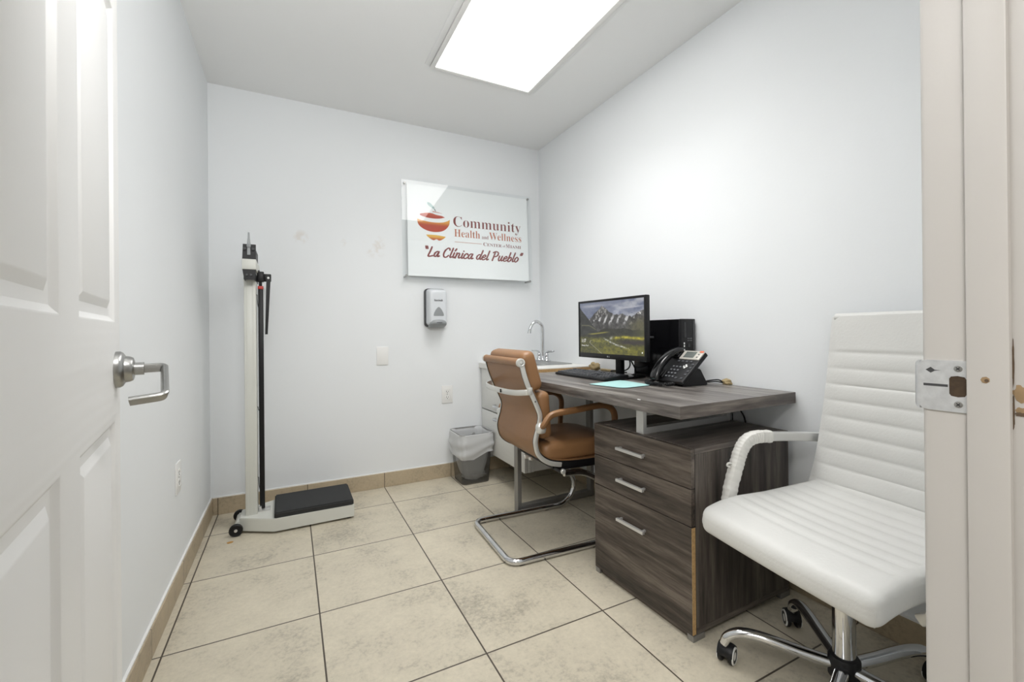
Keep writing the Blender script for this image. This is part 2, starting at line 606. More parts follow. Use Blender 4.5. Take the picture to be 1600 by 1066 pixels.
M_LINER = clear_mat('thin_white_film', (255, 255, 255), body=0.74, body_rgb=(244, 246, 248), rough=0.25, translucent=0.25)
M_PRINT = mat('white_print_board', (249, 251, 252), 0.6)
M_MAROON = mat('maroon_ink', (134, 62, 58), 0.7)
M_ORANGE = mat('orange_ink', (194, 112, 78), 0.7)
M_LEAF = mat('sage_ink', (176, 200, 198), 0.7)
M_INK = mat('black_ink', (34, 34, 38), 0.7)
M_FLOOR = tile_mat('beige_floor_tile', -0.369, 1.2608, 0.457, (199, 191, 172), (78, 70, 60), 0.0052)
M_BASEX = tile_mat('tile_skirting_across', -0.369, None, 0.457, (182, 167, 142), (96, 86, 72), 0.004, axes=(0, 1))
M_BASEY = tile_mat('tile_skirting_along', None, 1.2608, 0.457, (176, 161, 136), (96, 86, 72), 0.004, axes=(0, 1))
# ------------------------------------------------------------------ the setting
XL, XR, YB, YF, ZC = -0.404, 1.745, 2.928, 0.238, 2.424
YH = 0.10                      # corridor side of the front wall
JX0, JX1 = -0.172, 0.660       # door opening
struct('floor', MB().box(-1.6, -1.5, -0.06, 2.6, YB + 0.1, 0), M_FLOOR)
struct('ceiling', MB().box(XL - 0.1, YH, ZC, XR + 0.1, YB + 0.1, ZC + 0.08), M_CEIL)
struct('wall_left', MB().box(XL - 0.1, YH, 0, XL, YB + 0.1, ZC), M_WALL)
struct('wall_back', MB().box(XL, YB, 0, XR, YB + 0.1, ZC), M_WALLB)
struct('wall_right', MB().box(XR, YH, 0, XR + 0.1, YB + 0.1, ZC), M_WALL)
fw_mb = MB().box(XL, YH, 0, JX0 - 0.02, YF, ZC).box(JX1 + 0.02, YH, 0, XR, YF, ZC).box(JX0 - 0.02, YH, 2.07, JX1 + 0.02, YF, ZC)
struct('wall_front', fw_mb, M_WALL)
# corridor behind the camera
struct('ceiling_corridor', MB().box(-1.6, -1.5, ZC, 2.6, YH, ZC + 0.08), M_CEIL)
struct('wall_corridor_back', MB().box(-1.6, -1.5, 0, 2.6, -1.4, ZC), M_HALL)
struct('wall_corridor_left', MB().box(-1.7, -1.5, 0, -1.6, YH, ZC), M_HALL)
struct('wall_corridor_right', MB().box(2.6, -1.5, 0, 2.7, YH, ZC), M_HALL)
struct('wall_corridor_front', MB().box(-1.6, YH, 0, XL - 0.1, YF, ZC).box(XR + 0.1, YH, 0, 2.6, YF, ZC), M_HALL)

# tiled skirting with a bead of caulk on top
def skirting(name, x0, y0, x1, y1, m, along):
    b = struct(name, MB().box(x0, y0, 0, x1, y1, 0.094, 0.0015, 1), m)
    k = 0.004
    part('caulk_bead', MB().box(x0, y0 + (k if along == 'x' else 0), 0.094, x1 - (k if name.endswith('right') is False and along == 'y' else 0), y1, 0.0995), M_CAULK, b, smooth=False)
skirting('baseboard_left', XL, 0.95, XL + 0.011, YB, M_BASEY, 'y')
skirting('baseboard_back', XL + 0.011, YB - 0.011, XR - 0.011, YB, M_BASEX, 'x')
skirting('baseboard_right', XR - 0.011, 0.26, XR, YB, M_BASEY, 'y')

# ------------------------------------------------------------------ door frame (right jamb carries the strike)
LEAN = 0.0118                  # the jamb stands very slightly out of plumb
def lean(mtx_mb):
    for v in mtx_mb.bm.verts:
        v.co.x += (v.co.z - 1.0) * LEAN * 0.62
        v.co.y += (v.co.z - 1.0) * LEAN * 0.15
    return mtx_mb
jb = MB()
jb.box(JX1, 0.1975, 0, JX1 + 0.022, 0.2384, 2.05, 0.0045, 3)       # rabbet the leaf shuts into
jb.box(JX1 - 0.005, 0.1675, 0, JX1 + 0.022, 0.2000, 2.05, 0.0018, 2)  # stop
jb.box(JX1 + 0.0015, 0.088, 0, JX1 + 0.022, 0.1685, 2.05, 0.0015, 2)
trim1 = struct('trim_1', lean(jb), M_JAMB, smooth=True)
# bare wood where the paint has been knocked off the outer edge, and a plugged screw hole
def blotch(pts, y_of, m_, name, lab):
    mb = MB()
    mb.add(pts, [list(range(len(pts)))])
    return part(name, lean(mb), m_, trim1, label=lab)
M_BAREW = mat('bare_pine', (150, 126, 94), 0.8, var=0.25, vscale=60)
M_GRIME = mat('grime', (92, 76, 60), 0.85, var=0.3, vscale=90)
xs = JX1 + 0.0012
def chip(yc, zc, w, h, seed, m_, x=xs, lab='chip of missing paint showing bare wood'):
    rnd = random.Random(seed)
    pts = []
    for i in range(22):
        a = 2 * math.pi * i / 22
        r = 0.65 + 0.35 * rnd.random()
        pts.append((x, yc + w / 2 * r * math.cos(a), zc + h / 2 * r * math.sin(a)))
    blotch(pts, None, m_, 'paint_chip', lab)
chip(0.1625, 0.944, 0.012, 0.020, 2, M_BAREW)
chip(0.1610, 0.926, 0.012, 0.011, 3, M_BAREW)
chip(0.1615, 0.923, 0.010, 0.005, 5, M_GRIME, x=xs - 0.0004, lab='dark grime in the chipped paint')
chip(0.1668, 0.975, 0.002, 0.06, 6, M_GRIME, lab='dark line of grime along the edge')
chip(0.1668, 0.925, 0.002, 0.05, 8, M_GRIME, lab='dark line of grime along the edge')
hx = JX1 - 0.0052
pl = MB().lathe([(0.0036, 0), (0.0036, 0.0004), (0.0028, 0.0006)], 7, AX((hx + 0.0002, 0.1852, 0.9562), (0, 1, 0), (0, 0, 1), (-1, 0, 0)))
hole = part('screw_hole', lean(pl), M_BAREW, trim1, label='bare wood plug in the door stop')
part('hole_core', lean(MB().lathe([(0.0017, 0), (0.0017, 0.0003)], 10, AX((hx - 0.0004, 0.1840, 0.9557), (0, 1, 0), (0, 0, 1), (-1, 0, 0)))), M_GRIME, hole)
jl = MB().box(JX0 - 0.022, 0.1975, 0, JX0, 0.2384, 2.05, 0.002).box(JX0 - 0.022, 0.15, 0, JX0 + 0.011, 0.1985, 2.05, 0.002).box(JX0 - 0.022, 0.088, 0, JX0 - 0.001, 0.151, 2.05, 0.0015)
struct('trim_2', jl, M_JAMB)
struct('trim_3', MB().box(JX0 - 0.022, 0.1975, 2.05, JX1 + 0.022, 0.2384, 2.07).box(JX0, 0.15, 2.04, JX1, 0.1985, 2.07), M_JAMB)
# casing round the opening on the corridor side
struct('trim_4', MB().box(JX1 + 0.010, 0.074, 0, JX1 + 0.075, 0.0995, 2.12, 0.004).box(JX0 - 0.075, 0.074, 0, JX0 - 0.010, 0.0995, 2.12, 0.004).box(JX0 - 0.075, 0.074, 2.06, JX1 + 0.075, 0.0995, 2.125, 0.004), M_JAMB)

# strike plate let into the jamb
def strike():
    t = thing('strike_plate', 'steel latch strike plate with lip screwed to the right door jamb', 'strike plate', (JX1, 0.207, 0.946))
    z0 = 0.9465
    def rr(y0, y1, zz0, zz1, r, corners):
        pts = []
        for (cy, cz, st, on) in ((y1, zz1, 0, corners[0]), (y0, zz1, 90, corners[1]), (y0, zz0, 180, corners[2]), (y1, zz0, 270, corners[3])):
            q = r if on else 0.0008
            oy = cy - q if cy == y1 else cy + q
            oz = cz - q if cz == zz1 else cz + q
            for a in range(0, 91, 15):
                pts.append((oy + q * math.cos(R(st + a)), oz + q * math.sin(R(st + a))))
        return pts
    # plate with latch hole: four strips and rounded lip
    mb = MB()
    hy0, hy1, hz0, hz1 = 0.2005, 0.2145, z0 - 0.0105, z0 + 0.0105
    ya, yb, za, zb = 0.1968, 0.2415, z0 - 0.0285, z0 + 0.0285
    outer = rr(ya, yb, za, zb, 0.009, (1, 0, 0, 1))
    # hole outline with bulged ends
    inner = []
    for i in range(28):
        a = 2 * math.pi * i / 28
        cy, cz = math.cos(a), math.sin(a)
        k = max(abs(cy), abs(cz))
        inner.append(((hy0 + hy1) / 2 + cy / k * (hy1 - hy0) / 2, z0 + cz / k * (hz1 - hz0) / 2 * (1 + 0.12 * (1 - min(1, abs(cy / k))))))
    def fr(poly, x, dx):
        return [(x, y, z) for y, z in poly]
    bm = mb.bm
    o1 = [bm.verts.new((JX1 - 0.0018, y, z)) for y, z in outer]
    i1 = [bm.verts.new((JX1 - 0.0018, y, z)) for y, z in inner]
    es = [bm.edges.new((o1[i], o1[(i + 1) % len(o1)])) for i in range(len(o1))] + [bm.edges.new((i1[i], i1[(i + 1) % len(i1)])) for i in range(len(i1))]
    bmesh.ops.triangle_fill(bm, edges=es, use_beauty=True)
    o2 = [bm.verts.new((JX1 + 0.0004, y, z)) for y, z in outer]
    for i in range(len(o1)):
        bm.faces.new((o1[i], o1[(i + 1) % len(o1)], o2[(i + 1) % len(o1)], o2[i]))
    i2 = [bm.verts.new((JX1 - 0.0009, y, z)) for y, z in inner]
    for i in range(len(i1)):
        bm.faces.new((i1[i], i2[i], i2[(i + 1) % len(i1)], i1[(i + 1) % len(i1)]))
    # lip curling back round the jamb's edge into the room
    N = 8
    lip = []
    for k in range(N + 1):
        a = R(80) * k / N
        yy = yb - 0.0015 + 0.0065 * math.sin(a)
        xx = JX1 - 0.0018 + 0.010 * (1 - math.cos(a)) * 0.9
        hh = 0.0285 - 0.0105 * (k / N) ** 1.6
        lip.append((xx, yy, hh))
    for s in (0, -0.0014):
        V = [[bm.verts.new((x - s, y + s, z0 + h_ * j)) for j in (1, 0.33, -0.33, -1)] for x, y, h_ in lip]
        for k in range(N):
            for j in range(3):
                bm.faces.new((V[k][j], V[k + 1][j], V[k + 1][j + 1], V[k][j + 1]))
    part('plate', lean(mb), M_STRIKE, t)
    part('pocket_shade', lean(MB().box(JX1 - 0.0009, hy0 - 0.0005, hz0 - 0.002, JX1 - 0.0002, hy1 + 0.0005, hz1 + 0.002)), M_POCKET_SHADE, t, label='flat dark panel painted as the shaded latch hollow')  # flat sheet, the shade of the hollow is put into its colour
    for s in (1, -1):
        m = AX((JX1 - 0.0018, 0.2070, z0 + 0.0198 * s), (0, 1, 0), (0, 0, 1), (-1, 0, 0))
        sc = part('screw', lean(MB().lathe([(0.0037, 0), (0.0036, 0.0004), (0.0025, 0.0007), (0, 0.0007)], 18, m)), M_STEEL, t)
        cr = MB()
        for a in (45, 135):
            cr.box(-0.0021, -0.0004, 0.0005, 0.0021, 0.0004, 0.0009, mtx=m @ Matrix.Rotation(R(a), 4, 'Z'))
        part('cross_slot', lean(cr), M_INK, sc)
    # worn dark streaks on the bright plate
    mk = MB().box(JX1 - 0.00195, 0.2155, z0 - 0.0012, JX1 - 0.0017, 0.2365, z0 + 0.0016)
    mk.add([(JX1 - 0.00195, y, z0 + z) for y, z in ((0.2345, 0.0172), (0.230, 0.0205), (0.2265, 0.0175), (0.221, 0.0170), (0.2265, 0.0163), (0.230, 0.0138))], [list(range(6))])
    part('wear_mark', lean(mk), M_DKGREY, t, label='dark worn streaks on the plate')
M_STRIKE = mat('worn_bright_steel', (214, 216, 218), 0.3, 0.6, var=0.12, vscale=120)
M_POCKET_SHADE = mat('shaded_wood_pocket', (70, 56, 42), 0.9, var=0.25, vscale=200)
strike()

# ------------------------------------------------------------------ the door leaf, swung back against the left wall
DD = Vector((-0.1494, 0.9888, 0)).normalized()      # from hinge to free edge
DN = Vector((0.9888, 0.1494, 0)).normalized()       # out of the visible face
FREE = Vector((-0.2935, 1.0845, 0.012))
DW, DH, DT = 0.815, 2.02, 0.035
HINGE = FREE - DD * DW
dm = AX(HINGE, DD, Vector((0, 0, 1)), DN)          # local: u along the leaf, v up, w out of the face
def door():
    mb = MB()
    # stiles, rails and mullion come out of one face net; panels are sunk mouldings with raised fields
    us = [(0.10, 0.385), (0.475, 0.765)]            # panel columns (u)
    vs = [(0.22, 0.846), (1.022, 1.60), (1.71, 1.90)]  # panel rows (v)
    ub = [0, us[0][0], us[0][1], us[1][0], us[1][1], DW]
    vb = [0, vs[0][0], vs[0][1], vs[1][0], vs[1][1], vs[2][0], vs[2][1], DH]
    bm = mb.bm
    for side in (0, 1):
        w0 = 0.0 if side == 0 else -DT
        sg = 1 if side == 0 else -1
        for i in range(5):
            for j in range(7):
                if i in (1, 3) and j in (1, 3, 5):
                    # sunk moulding: outer edge, ogee in, flat, chamfer up to the raised field
                    u0, u1, v0, v1 = ub[i], ub[i + 1], vb[j], vb[j + 1]
                    prof = [(0, 0), (0.003, -0.001), (0.008, -0.0050), (0.012, -0.0072), (0.016, -0.0078), (0.026, -0.0078), (0.037, -0.0030), (0.040, -0.0022)]
                    rings = []
                    for ins, dp in prof:
                        rings.append([bm.verts.new(dm @ Vector((a, b, w0 + sg * dp))) for a, b in ((u0 + ins, v0 + ins), (u1 - ins, v0 + ins), (u1 - ins, v1 - ins), (u0 + ins, v1 - ins))])
                    for A, B in zip(rings, rings[1:]):
                        for k in range(4):
                            bm.faces.new((A[k], A[(k + 1) % 4], B[(k + 1) % 4], B[k]))
                    bm.faces.new(rings[-1])
                else:
                    q = [bm.verts.new(dm @ Vector((a, b, w0))) for a, b in ((ub[i], vb[j]), (ub[i + 1], vb[j]), (ub[i + 1], vb[j + 1]), (ub[i], vb[j + 1]))]
                    bm.faces.new(q)
    for (a, b) in (((0, 0), (DW, 0)), ((DW, 0), (DW, DH)), ((DW, DH), (0, DH)), ((0, DH), (0, 0))):
        q = [bm.verts.new(dm @ Vector((a[0], a[1], 0))), bm.verts.new(dm @ Vector((b[0], b[1], 0))), bm.verts.new(dm @ Vector((b[0], b[1], -DT))), bm.verts.new(dm @ Vector((a[0], a[1], -DT)))]
        bm.faces.new(q)
    bmesh.ops.remove_doubles(bm, verts=list(bm.verts), dist=1e-5)
    return mb
# embossed wood grain on the moulded skin
def door_grain():
    m = M_DOORG
    nt = m.node_tree; N, L = nt.nodes, nt.links
    tc = N.new('ShaderNodeTexCoord')
    mp = N.new('ShaderNodeMapping'); mp.inputs['Scale'].default_value = (0.5, 0.5, 7.0)
    L.new(tc.outputs['Object'], mp.inputs[0])
    wv = N.new('ShaderNodeTexWave'); wv.wave_type = 'BANDS'; wv.bands_direction = 'Z'
    wv.inputs['Scale'].default_value = 2.3; wv.inputs['Distortion'].default_value = 7.0
    wv.inputs['Detail'].default_value = 2; wv.inputs['Detail Scale'].default_value = 0.9
    L.new(mp.outputs[0], wv.inputs['Vector'])
    sp = N.new('ShaderNodeSeparateXYZ'); L.new(tc.outputs['Object'], sp.inputs[0])
    def band(lo, hi):
        a = N.new('ShaderNodeMath'); a.operation = 'GREATER_THAN'; a.inputs[1].default_value = lo; L.new(sp.outputs[2], a.inputs[0])
        b = N.new('ShaderNodeMath'); b.operation = 'LESS_THAN'; b.inputs[1].default_value = hi; L.new(sp.outputs[2], b.inputs[0])
        c = N.new('ShaderNodeMath'); c.operation = 'MULTIPLY'; L.new(a.outputs[0], c.inputs[0]); L.new(b.outputs[0], c.inputs[1])
        return c.outputs[0]
    ml = N.new('ShaderNodeMath'); ml.operation = 'MULTIPLY'
    L.new(wv.outputs['Fac'], ml.inputs[0]); L.new(band(0.862, 1.032), ml.inputs[1])
    bp = N.new('ShaderNodeBump'); bp.inputs['Strength'].default_value = 0.10; bp.inputs['Distance'].default_value = 0.0015
    L.new(ml.outputs[0], bp.inputs['Height']); L.new(bp.outputs[0], N['Principled BSDF'].inputs['Normal'])
M_DOORG = mat('door_skin', (238, 238, 237), 0.45, spec=0.4)
door_grain()
leaf = solo('door_1', door(), M_DOORG, kind='structure', smooth=True, angle=20)
# lever handle
def lever():
    u, v = DW - 0.045, 0.949 - FREE.z
    o = dm @ Vector((u, v, 0))
    A = AX(o, DD, Vector((0, 0, 1)), DN)
    mb = MB().lathe([(0.0, 0), (0.0335, 0), (0.0335, 0.006), (0.031, 0.010), (0.0265, 0.0125), (0.0245, 0.0135), (0.0235, 0.020), (0.021, 0.0245), (0.0165, 0.026), (0, 0.026)], 40, A)
    h = part('door_handle', MB().lathe([(0.0118, 0.024), (0.0118, 0.040), (0, 0.040)], 20, A), M_STEEL, leaf, label='satin steel lever handle')
    part('rose', mb, M_STEEL, h)
    # neck straight out, lever back towards the hinge, return towards the leaf
    P = [(0, 0, 0.036), (0, 0.001, 0.070), (-0.116, -0.042, 0.077), (-0.116, -0.047, 0.030)]
    pth = round_path(P, 0.010, 5)
    prof = MB().bar([A @ Vector(p) for p in pth], 0.0095, 0.017, up=A.to_3x3() @ Vector((0, 1, 0)), c=0.35)
    part('lever', prof, M_STEEL, h)
lever()
part('latch_face', MB().box(DW - 0.0005, 0.905, -0.028, DW + 0.0012, 0.965, -0.006, mtx=dm), M_STEEL, leaf, label='steel latch plate in the edge of the leaf')
hg = MB()
for zz in (0.22, 1.0, 1.82):
    hg.lathe([(0.006, 0), (0.006, 0.09)], 12, AX(dm @ Vector((-0.004, zz, 0.004)), DD, -DN, (0, 0, 1)))
part('hinge', hg, M_STEEL, leaf)
# ------------------------------------------------------------------ recessed ceiling light
def ceiling_light():
    x0, x1, y0, y1 = 0.696, 1.256, 1.015, 2.218
    t = thing('ceiling_light', 'white rectangular fluorescent troffer set flush in the ceiling, glowing lens', 'ceiling light', ((x0 + x1) / 2, (y0 + y1) / 2, ZC - 0.012))
    fm = MB()
    w = 0.024
    za, zb = ZC - 0.012, ZC - 0.0006
    fm.box(x0 - w, y0 - w, za, x0, y1 + w, zb, 0.002).box(x1, y0 - w, za, x1 + w, y1 + w, zb, 0.002)
    fm.box(x0, y0 - w, za, x1, y0, zb, 0.002).box(x0, y1, za, x1, y1 + w, zb, 0.002)
    part('frame', fm, M_WHITEP, t)
    part('lens', MB().box(x0, y0, ZC - 0.007, x1, y1, ZC - 0.003), M_LENS, t, smooth=False, label='glowing white prismatic lens')
    part('side_flange', MB().box(x0 - w - 0.030, y0 - w, ZC - 0.0045, x0 - w - 0.001, y1 + 0.012, ZC - 0.0006, 0.001).box(x1 + w + 0.001, y0 - w, ZC - 0.0045, x1 + w + 0.022, y1 + 0.012, ZC - 0.0006, 0.001), M_CEIL, t)
M_LENS = bpy.data.materials.new('lit_lens')
M_LENS.use_nodes = True
_n = M_LENS.node_tree
_b = _n.nodes['Principled BSDF']
_b.inputs['Base Color'].default_value = (0.9, 0.9, 0.9, 1)
_b.inputs['Emission Color'].default_value = (1.0, 0.985, 0.965, 1)
_b.inputs['Emission Strength'].default_value = LENS
ceiling_light()

# ------------------------------------------------------------------ wall sign
YS = 2.887                     # face of the print, clear sheet just in front
def sign():
    px0, px1, pz0, pz1 = 0.668, 1.640, 1.366, 2.036
    t = thing('wall_sign', 'clear acrylic clinic sign with orange apple logo on standoffs on the back wall', 'sign', ((px0 + px1) / 2, YS, (pz0 + pz1) / 2), rot=(R(SIGN_TX), 0, R(SIGN_TZ)))
    yb, yf = YS - 0.004, YS - 0.0095
    part('acrylic_sheet', MB().box(px0, yf, pz0, px1, yb, pz1, 0.0008, 1), M_ACRYL, t, local='w', smooth=False)
    bx0, bx1, bz0, bz1 = 0.706, 1.615, 1.392, 2.016
    board = part('print_board', MB().box(bx0, YS, bz0, bx1, YS + 0.003, bz1), M_PRINT, t, local='w', smooth=False)
    ym = YS - 0.0007
    def P(x, z):               # sign plane point
        return Vector((x, ym, z))
    def TX(x, z, slope=0.0):
        return AX((x, ym, z), (1, 0, slope), (0, 0, 1), (0, -1, 0))
    serif = lambda s: ''.join(chr(0x1D400 + ord(c) - 65) if 'A' <= c <= 'Z' else chr(0x1D41A + ord(c) - 97) if 'a' <= c <= 'z' else c for c in s)
    L = SIGN_PX
    part('community_lettering', MB().text(serif('Community'), TX(*L['com'][:2]), width=L['com'][2], height=L['com'][3], thin=-0.010), M_MAROON, board, local='w', smooth=False)
    part('health_lettering', MB().text(serif('Health'), TX(*L['hea'][:2]), width=L['hea'][2], height=L['hea'][3], thin=-0.008), M_ORANGE, board, local='w', smooth=False)
    part('wellness_lettering', MB().text(serif('Wellness'), TX(*L['wel'][:2]), width=L['wel'][2], height=L['wel'][3], thin=-0.008), M_ORANGE, board, local='w', smooth=False)
    part('and_lettering', MB().text(serif('and'), TX(*L['and'][:2]), width=L['and'][2], height=L['and'][3], thin=-0.008), M_MAROON, board, local='w', smooth=False)
    cm = MB()
    for body, key in (('C', 'c1'), ('ENTER', 'c2'), ('of', 'c3'), ('M', 'c4'), ('IAMI', 'c5')):
        cm.text(serif(body), TX(*L[key][:2]), width=L[key][2], height=L[key][3], thin=-0.006)
    part('center_lettering', cm, M_MAROON, board, local='w', smooth=False)
    lx, lz, lw = L['line']
    part('rule', MB().box(lx, ym, lz - 0.0013, lx + lw, ym + 0.0004, lz + 0.0013), M_ORANGE, board, local='w', smooth=False)
    # brush-script slogan drawn as strokes: letters in a unit box, slanted
    ST = {
        'L': (0.62, [[(0.30, 1.0), (0.24, 0.6), (0.12, 0.05), (0.30, 0.02), (0.55, 0.10)]]),
        'a': (0.52, [[(0.42, 0.50), (0.28, 0.56), (0.10, 0.40), (0.05, 0.15), (0.16, 0.02), (0.30, 0.14), (0.43, 0.52)], [(0.44, 0.55), (0.38, 0.20), (0.42, 0.03), (0.55, 0.10)]]),
        'C': (0.62, [[(0.58, 0.80), (0.52, 0.98), (0.36, 0.98), (0.14, 0.70), (0.06, 0.30), (0.18, 0.03), (0.38, 0.04), (0.55, 0.22)]]),
        'l': (0.28, [[(0.26, 1.02), (0.18, 0.60), (0.10, 0.14), (0.16, 0.02), (0.28, 0.10)]]),
        'í': (0.28, [[(0.18, 0.55), (0.12, 0.25), (0.12, 0.06), (0.20, 0.02), (0.28, 0.10)], [(0.20, 0.76), (0.32, 0.98)]]),
        'n': (0.56, [[(0.16, 0.55), (0.12, 0.28), (0.06, 0.0)], [(0.10, 0.25), (0.22, 0.48), (0.38, 0.54), (0.42, 0.40), (0.36, 0.12), (0.44, 0.02), (0.56, 0.10)]]),
        'i': (0.28, [[(0.18, 0.55), (0.12, 0.25), (0.12, 0.06), (0.20, 0.02), (0.28, 0.10)], [(0.22, 0.78), (0.225, 0.80)]]),
        'c': (0.46, [[(0.42, 0.44), (0.34, 0.55), (0.18, 0.48), (0.06, 0.22), (0.12, 0.03), (0.28, 0.03), (0.44, 0.16)]]),
        'd': (0.54, [[(0.42, 0.48), (0.28, 0.55), (0.10, 0.40), (0.05, 0.15), (0.16, 0.02), (0.30, 0.12), (0.42, 0.42)], [(0.56, 1.02), (0.48, 0.62), (0.40, 0.18), (0.44, 0.03), (0.55, 0.10)]]),
        'e': (0.46, [[(0.08, 0.24), (0.26, 0.28), (0.40, 0.42), (0.32, 0.56), (0.14, 0.42), (0.06, 0.18), (0.14, 0.02), (0.30, 0.04), (0.46, 0.16)]]),
        'P': (0.66, [[(0.26, 0.98), (0.20, 0.55), (0.10, 0.0)], [(0.06, 0.88), (0.26, 1.0), (0.50, 0.98), (0.62, 0.78), (0.52, 0.54), (0.30, 0.44)]]),
        'u': (0.56, [[(0.14, 0.55), (0.08, 0.20), (0.14, 0.02), (0.28, 0.10), (0.40, 0.40)], [(0.44, 0.55), (0.38, 0.20), (0.42, 0.03), (0.56, 0.10)]]),
        'b': (0.50, [[(0.26, 1.02), (0.18, 0.60), (0.08, 0.10), (0.16, 0.0), (0.34, 0.08), (0.44, 0.32), (0.36, 0.50), (0.20, 0.38)]]),
        'o': (0.50, [[(0.28, 0.55), (0.10, 0.40), (0.06, 0.14), (0.18, 0.0), (0.36, 0.14), (0.42, 0.40), (0.28, 0.55)]]),
        ' ': (0.34, []),
        '“': (0.34, [[(0.06, 1.04), (0.14, 0.80)], [(0.20, 1.04), (0.28, 0.80)]]),
        '”': (0.34, [[(0.18, 1.04), (0.10, 0.80)], [(0.32, 1.04), (0.24, 0.80)]]),
    }
    words = '“La Clínica del Pueblo”'
    total = sum(ST[c][0] for c in words)
    sx0, sz0, sw, sh = L['slo']
    kx = sw / total
    mb = MB()
    x = 0
    hw = sh * 0.078
    layer = 0
    for c in words:
        wdt, strokes = ST[c]
        for s in strokes:
            layer += 1
            pts = [Vector((sx0 + (x + px_ + 0.22 * py_ - 0.06) * kx, ym - 0.00002 * (layer % 3), sz0 + py_ * sh)) for px_, py_ in s]
            pts = catmull(pts, 8)
            n = len(pts)
            Lf, Rt = [], []
            for i, p in enumerate(pts):
                d = (pts[min(i + 1, n - 1)] - pts[max(i - 1, 0)])
                d = d.normalized() if d.length > 1e-9 else Vector((1, 0, 0))
                q = Vector((d.z, 0, -d.x)) * hw * (1.12 if abs(d.z) > 0.7 else 0.85)
                Lf.append(p + q); Rt.append(p - q)
            vv = Lf + Rt
            mb.add(vv, [(i, i + 1, n + i + 1, n + i) for i in range(n - 1)])
            for e in (pts[0], pts[-1]):
                mb.add([e + Vector((hw * math.cos(a), -0.00001, hw * math.sin(a))) for a in [2 * math.pi * k / 12 for k in range(12)]], [list(range(12))])
        x += wdt
    part('slogan_lettering', mb, M_MAROON, board, local='w', smooth=False)
    # apple made of three peel bands, leaf and stem
    ax0, az0, aw, ah = L['apple']      # left, bottom, width, height
    def A(u, v):
        return P(ax0 + u * aw, az0 + v * ah)
    def region(top, bot, n=36):
        V, F = [], []
        for i in range(n + 1):
            s = i / n
            V += [A(*top(s)), A(*bot(s))]
        for i in range(n):
            F.append((2 * i, 2 * i + 1, 2 * i + 3, 2 * i + 2))
        return V, F
    def grad(name, c0, c1, zlo, zhi):
        m = bpy.data.materials.new(name); m.use_nodes = True
        nt = m.node_tree; N, Lk = nt.nodes, nt.links
        b = N['Principled BSDF']; b.inputs['Roughness'].default_value = 0.7
        tc = N.new('ShaderNodeTexCoord'); sp = N.new('ShaderNodeSeparateXYZ'); Lk.new(tc.outputs['Object'], sp.inputs[0])
        mr = N.new('ShaderNodeMapRange'); mr.inputs[1].default_value = zlo; mr.inputs[2].default_value = zhi
        Lk.new(sp.outputs[2], mr.inputs[0])
        cr = N.new('ShaderNodeValToRGB'); cr.color_ramp.elements[0].color = lin(c0) + (1,); cr.color_ramp.elements[1].color = lin(c1) + (1,)
        cr.color_ramp.interpolation = 'EASE'
        Lk.new(mr.outputs[0], cr.inputs[0]); Lk.new(cr.outputs[0], b.inputs['Base Color'])
        return m
    cz = (pz0 + pz1) / 2
    zz = lambda v: az0 + v * ah - cz
    G_MID = grad('apple_middle_ink', (190, 72, 48), (236, 172, 74), zz(0.47), zz(0.66))
    G_LOW = grad('apple_lower_ink', (196, 72, 44), (238, 190, 84), zz(0.04), zz(0.17))
    G_TOP = grad('apple_upper_ink', (186, 66, 46), (206, 98, 70), zz(0.70), zz(0.90))
    sm = lambda s: math.sin(math.pi * s)
    V, F = region(lambda s: (0.07 + 0.77 * s, 0.795 + 0.095 * sm(s) ** 0.6 - 0.03 * s - 0.030 * math.exp(-((s - 0.68) / 0.16) ** 2)), lambda s: (0.07 + 0.77 * s, 0.795 - 0.080 * sm(s) ** 0.6 - 0.01 * s))
    part('apple_upper_band', MB().add(V, F), G_TOP, board, local='w', smooth=False)
    V, F = region(lambda s: (0.47 + 0.29 * s, 0.935 - 0.045 * s ** 1.6), lambda s: (0.47 + 0.29 * s, 0.912 - 0.030 * s ** 1.6 + 0.004 * s))
    part('apple_rim', MB().add(V, F), G_TOP, board, local='w', smooth=False)
    V, F = region(lambda s: (1.0 * s, 0.665 - 0.075 * sm(s) ** 0.8 + 0.055 * max(0, (s - 0.72) / 0.28) ** 2), lambda s: (1.0 * s, 0.665 - 0.375 * sm(s) ** 0.36 + 0.055 * max(0, (s - 0.72) / 0.28) ** 2), 60)
    part('apple_middle_band', MB().add(V, F), G_MID, board, local='w', smooth=False)
    V, F = region(lambda s: (0.26 + 0.60 * s, 0.190 + 0.018 * sm(s) - 0.02 * s), lambda s: (0.26 + 0.60 * s, 0.190 - 0.02 * s - 0.165 * sm(s) ** 0.8 + 0.055 * math.exp(-((s - 0.52) / 0.10) ** 2)))
    part('apple_lower_band', MB().add(V, F), G_LOW, board, local='w', smooth=False)
    lf = []
    for i in range(28):
        q = 2 * math.pi * i / 28
        e, f_ = 0.150 * math.cos(q), 0.050 * math.sin(q) * (1 - 0.35 * math.cos(q))
        lf.append(A(0.425 + e * 0.75 + f_ * 0.62, 1.105 - e * 0.62 + f_ * 0.75))
    part('apple_leaf', MB().add(lf, [list(range(28))]), M_LEAF, board, local='w', smooth=False)
    part('apple_stem', MB().add([A(0.535, 1.01), A(0.575, 0.95), A(0.56, 0.94), A(0.52, 0.99)], [(0, 1, 2, 3)]), M_INK, board, local='w', smooth=False)
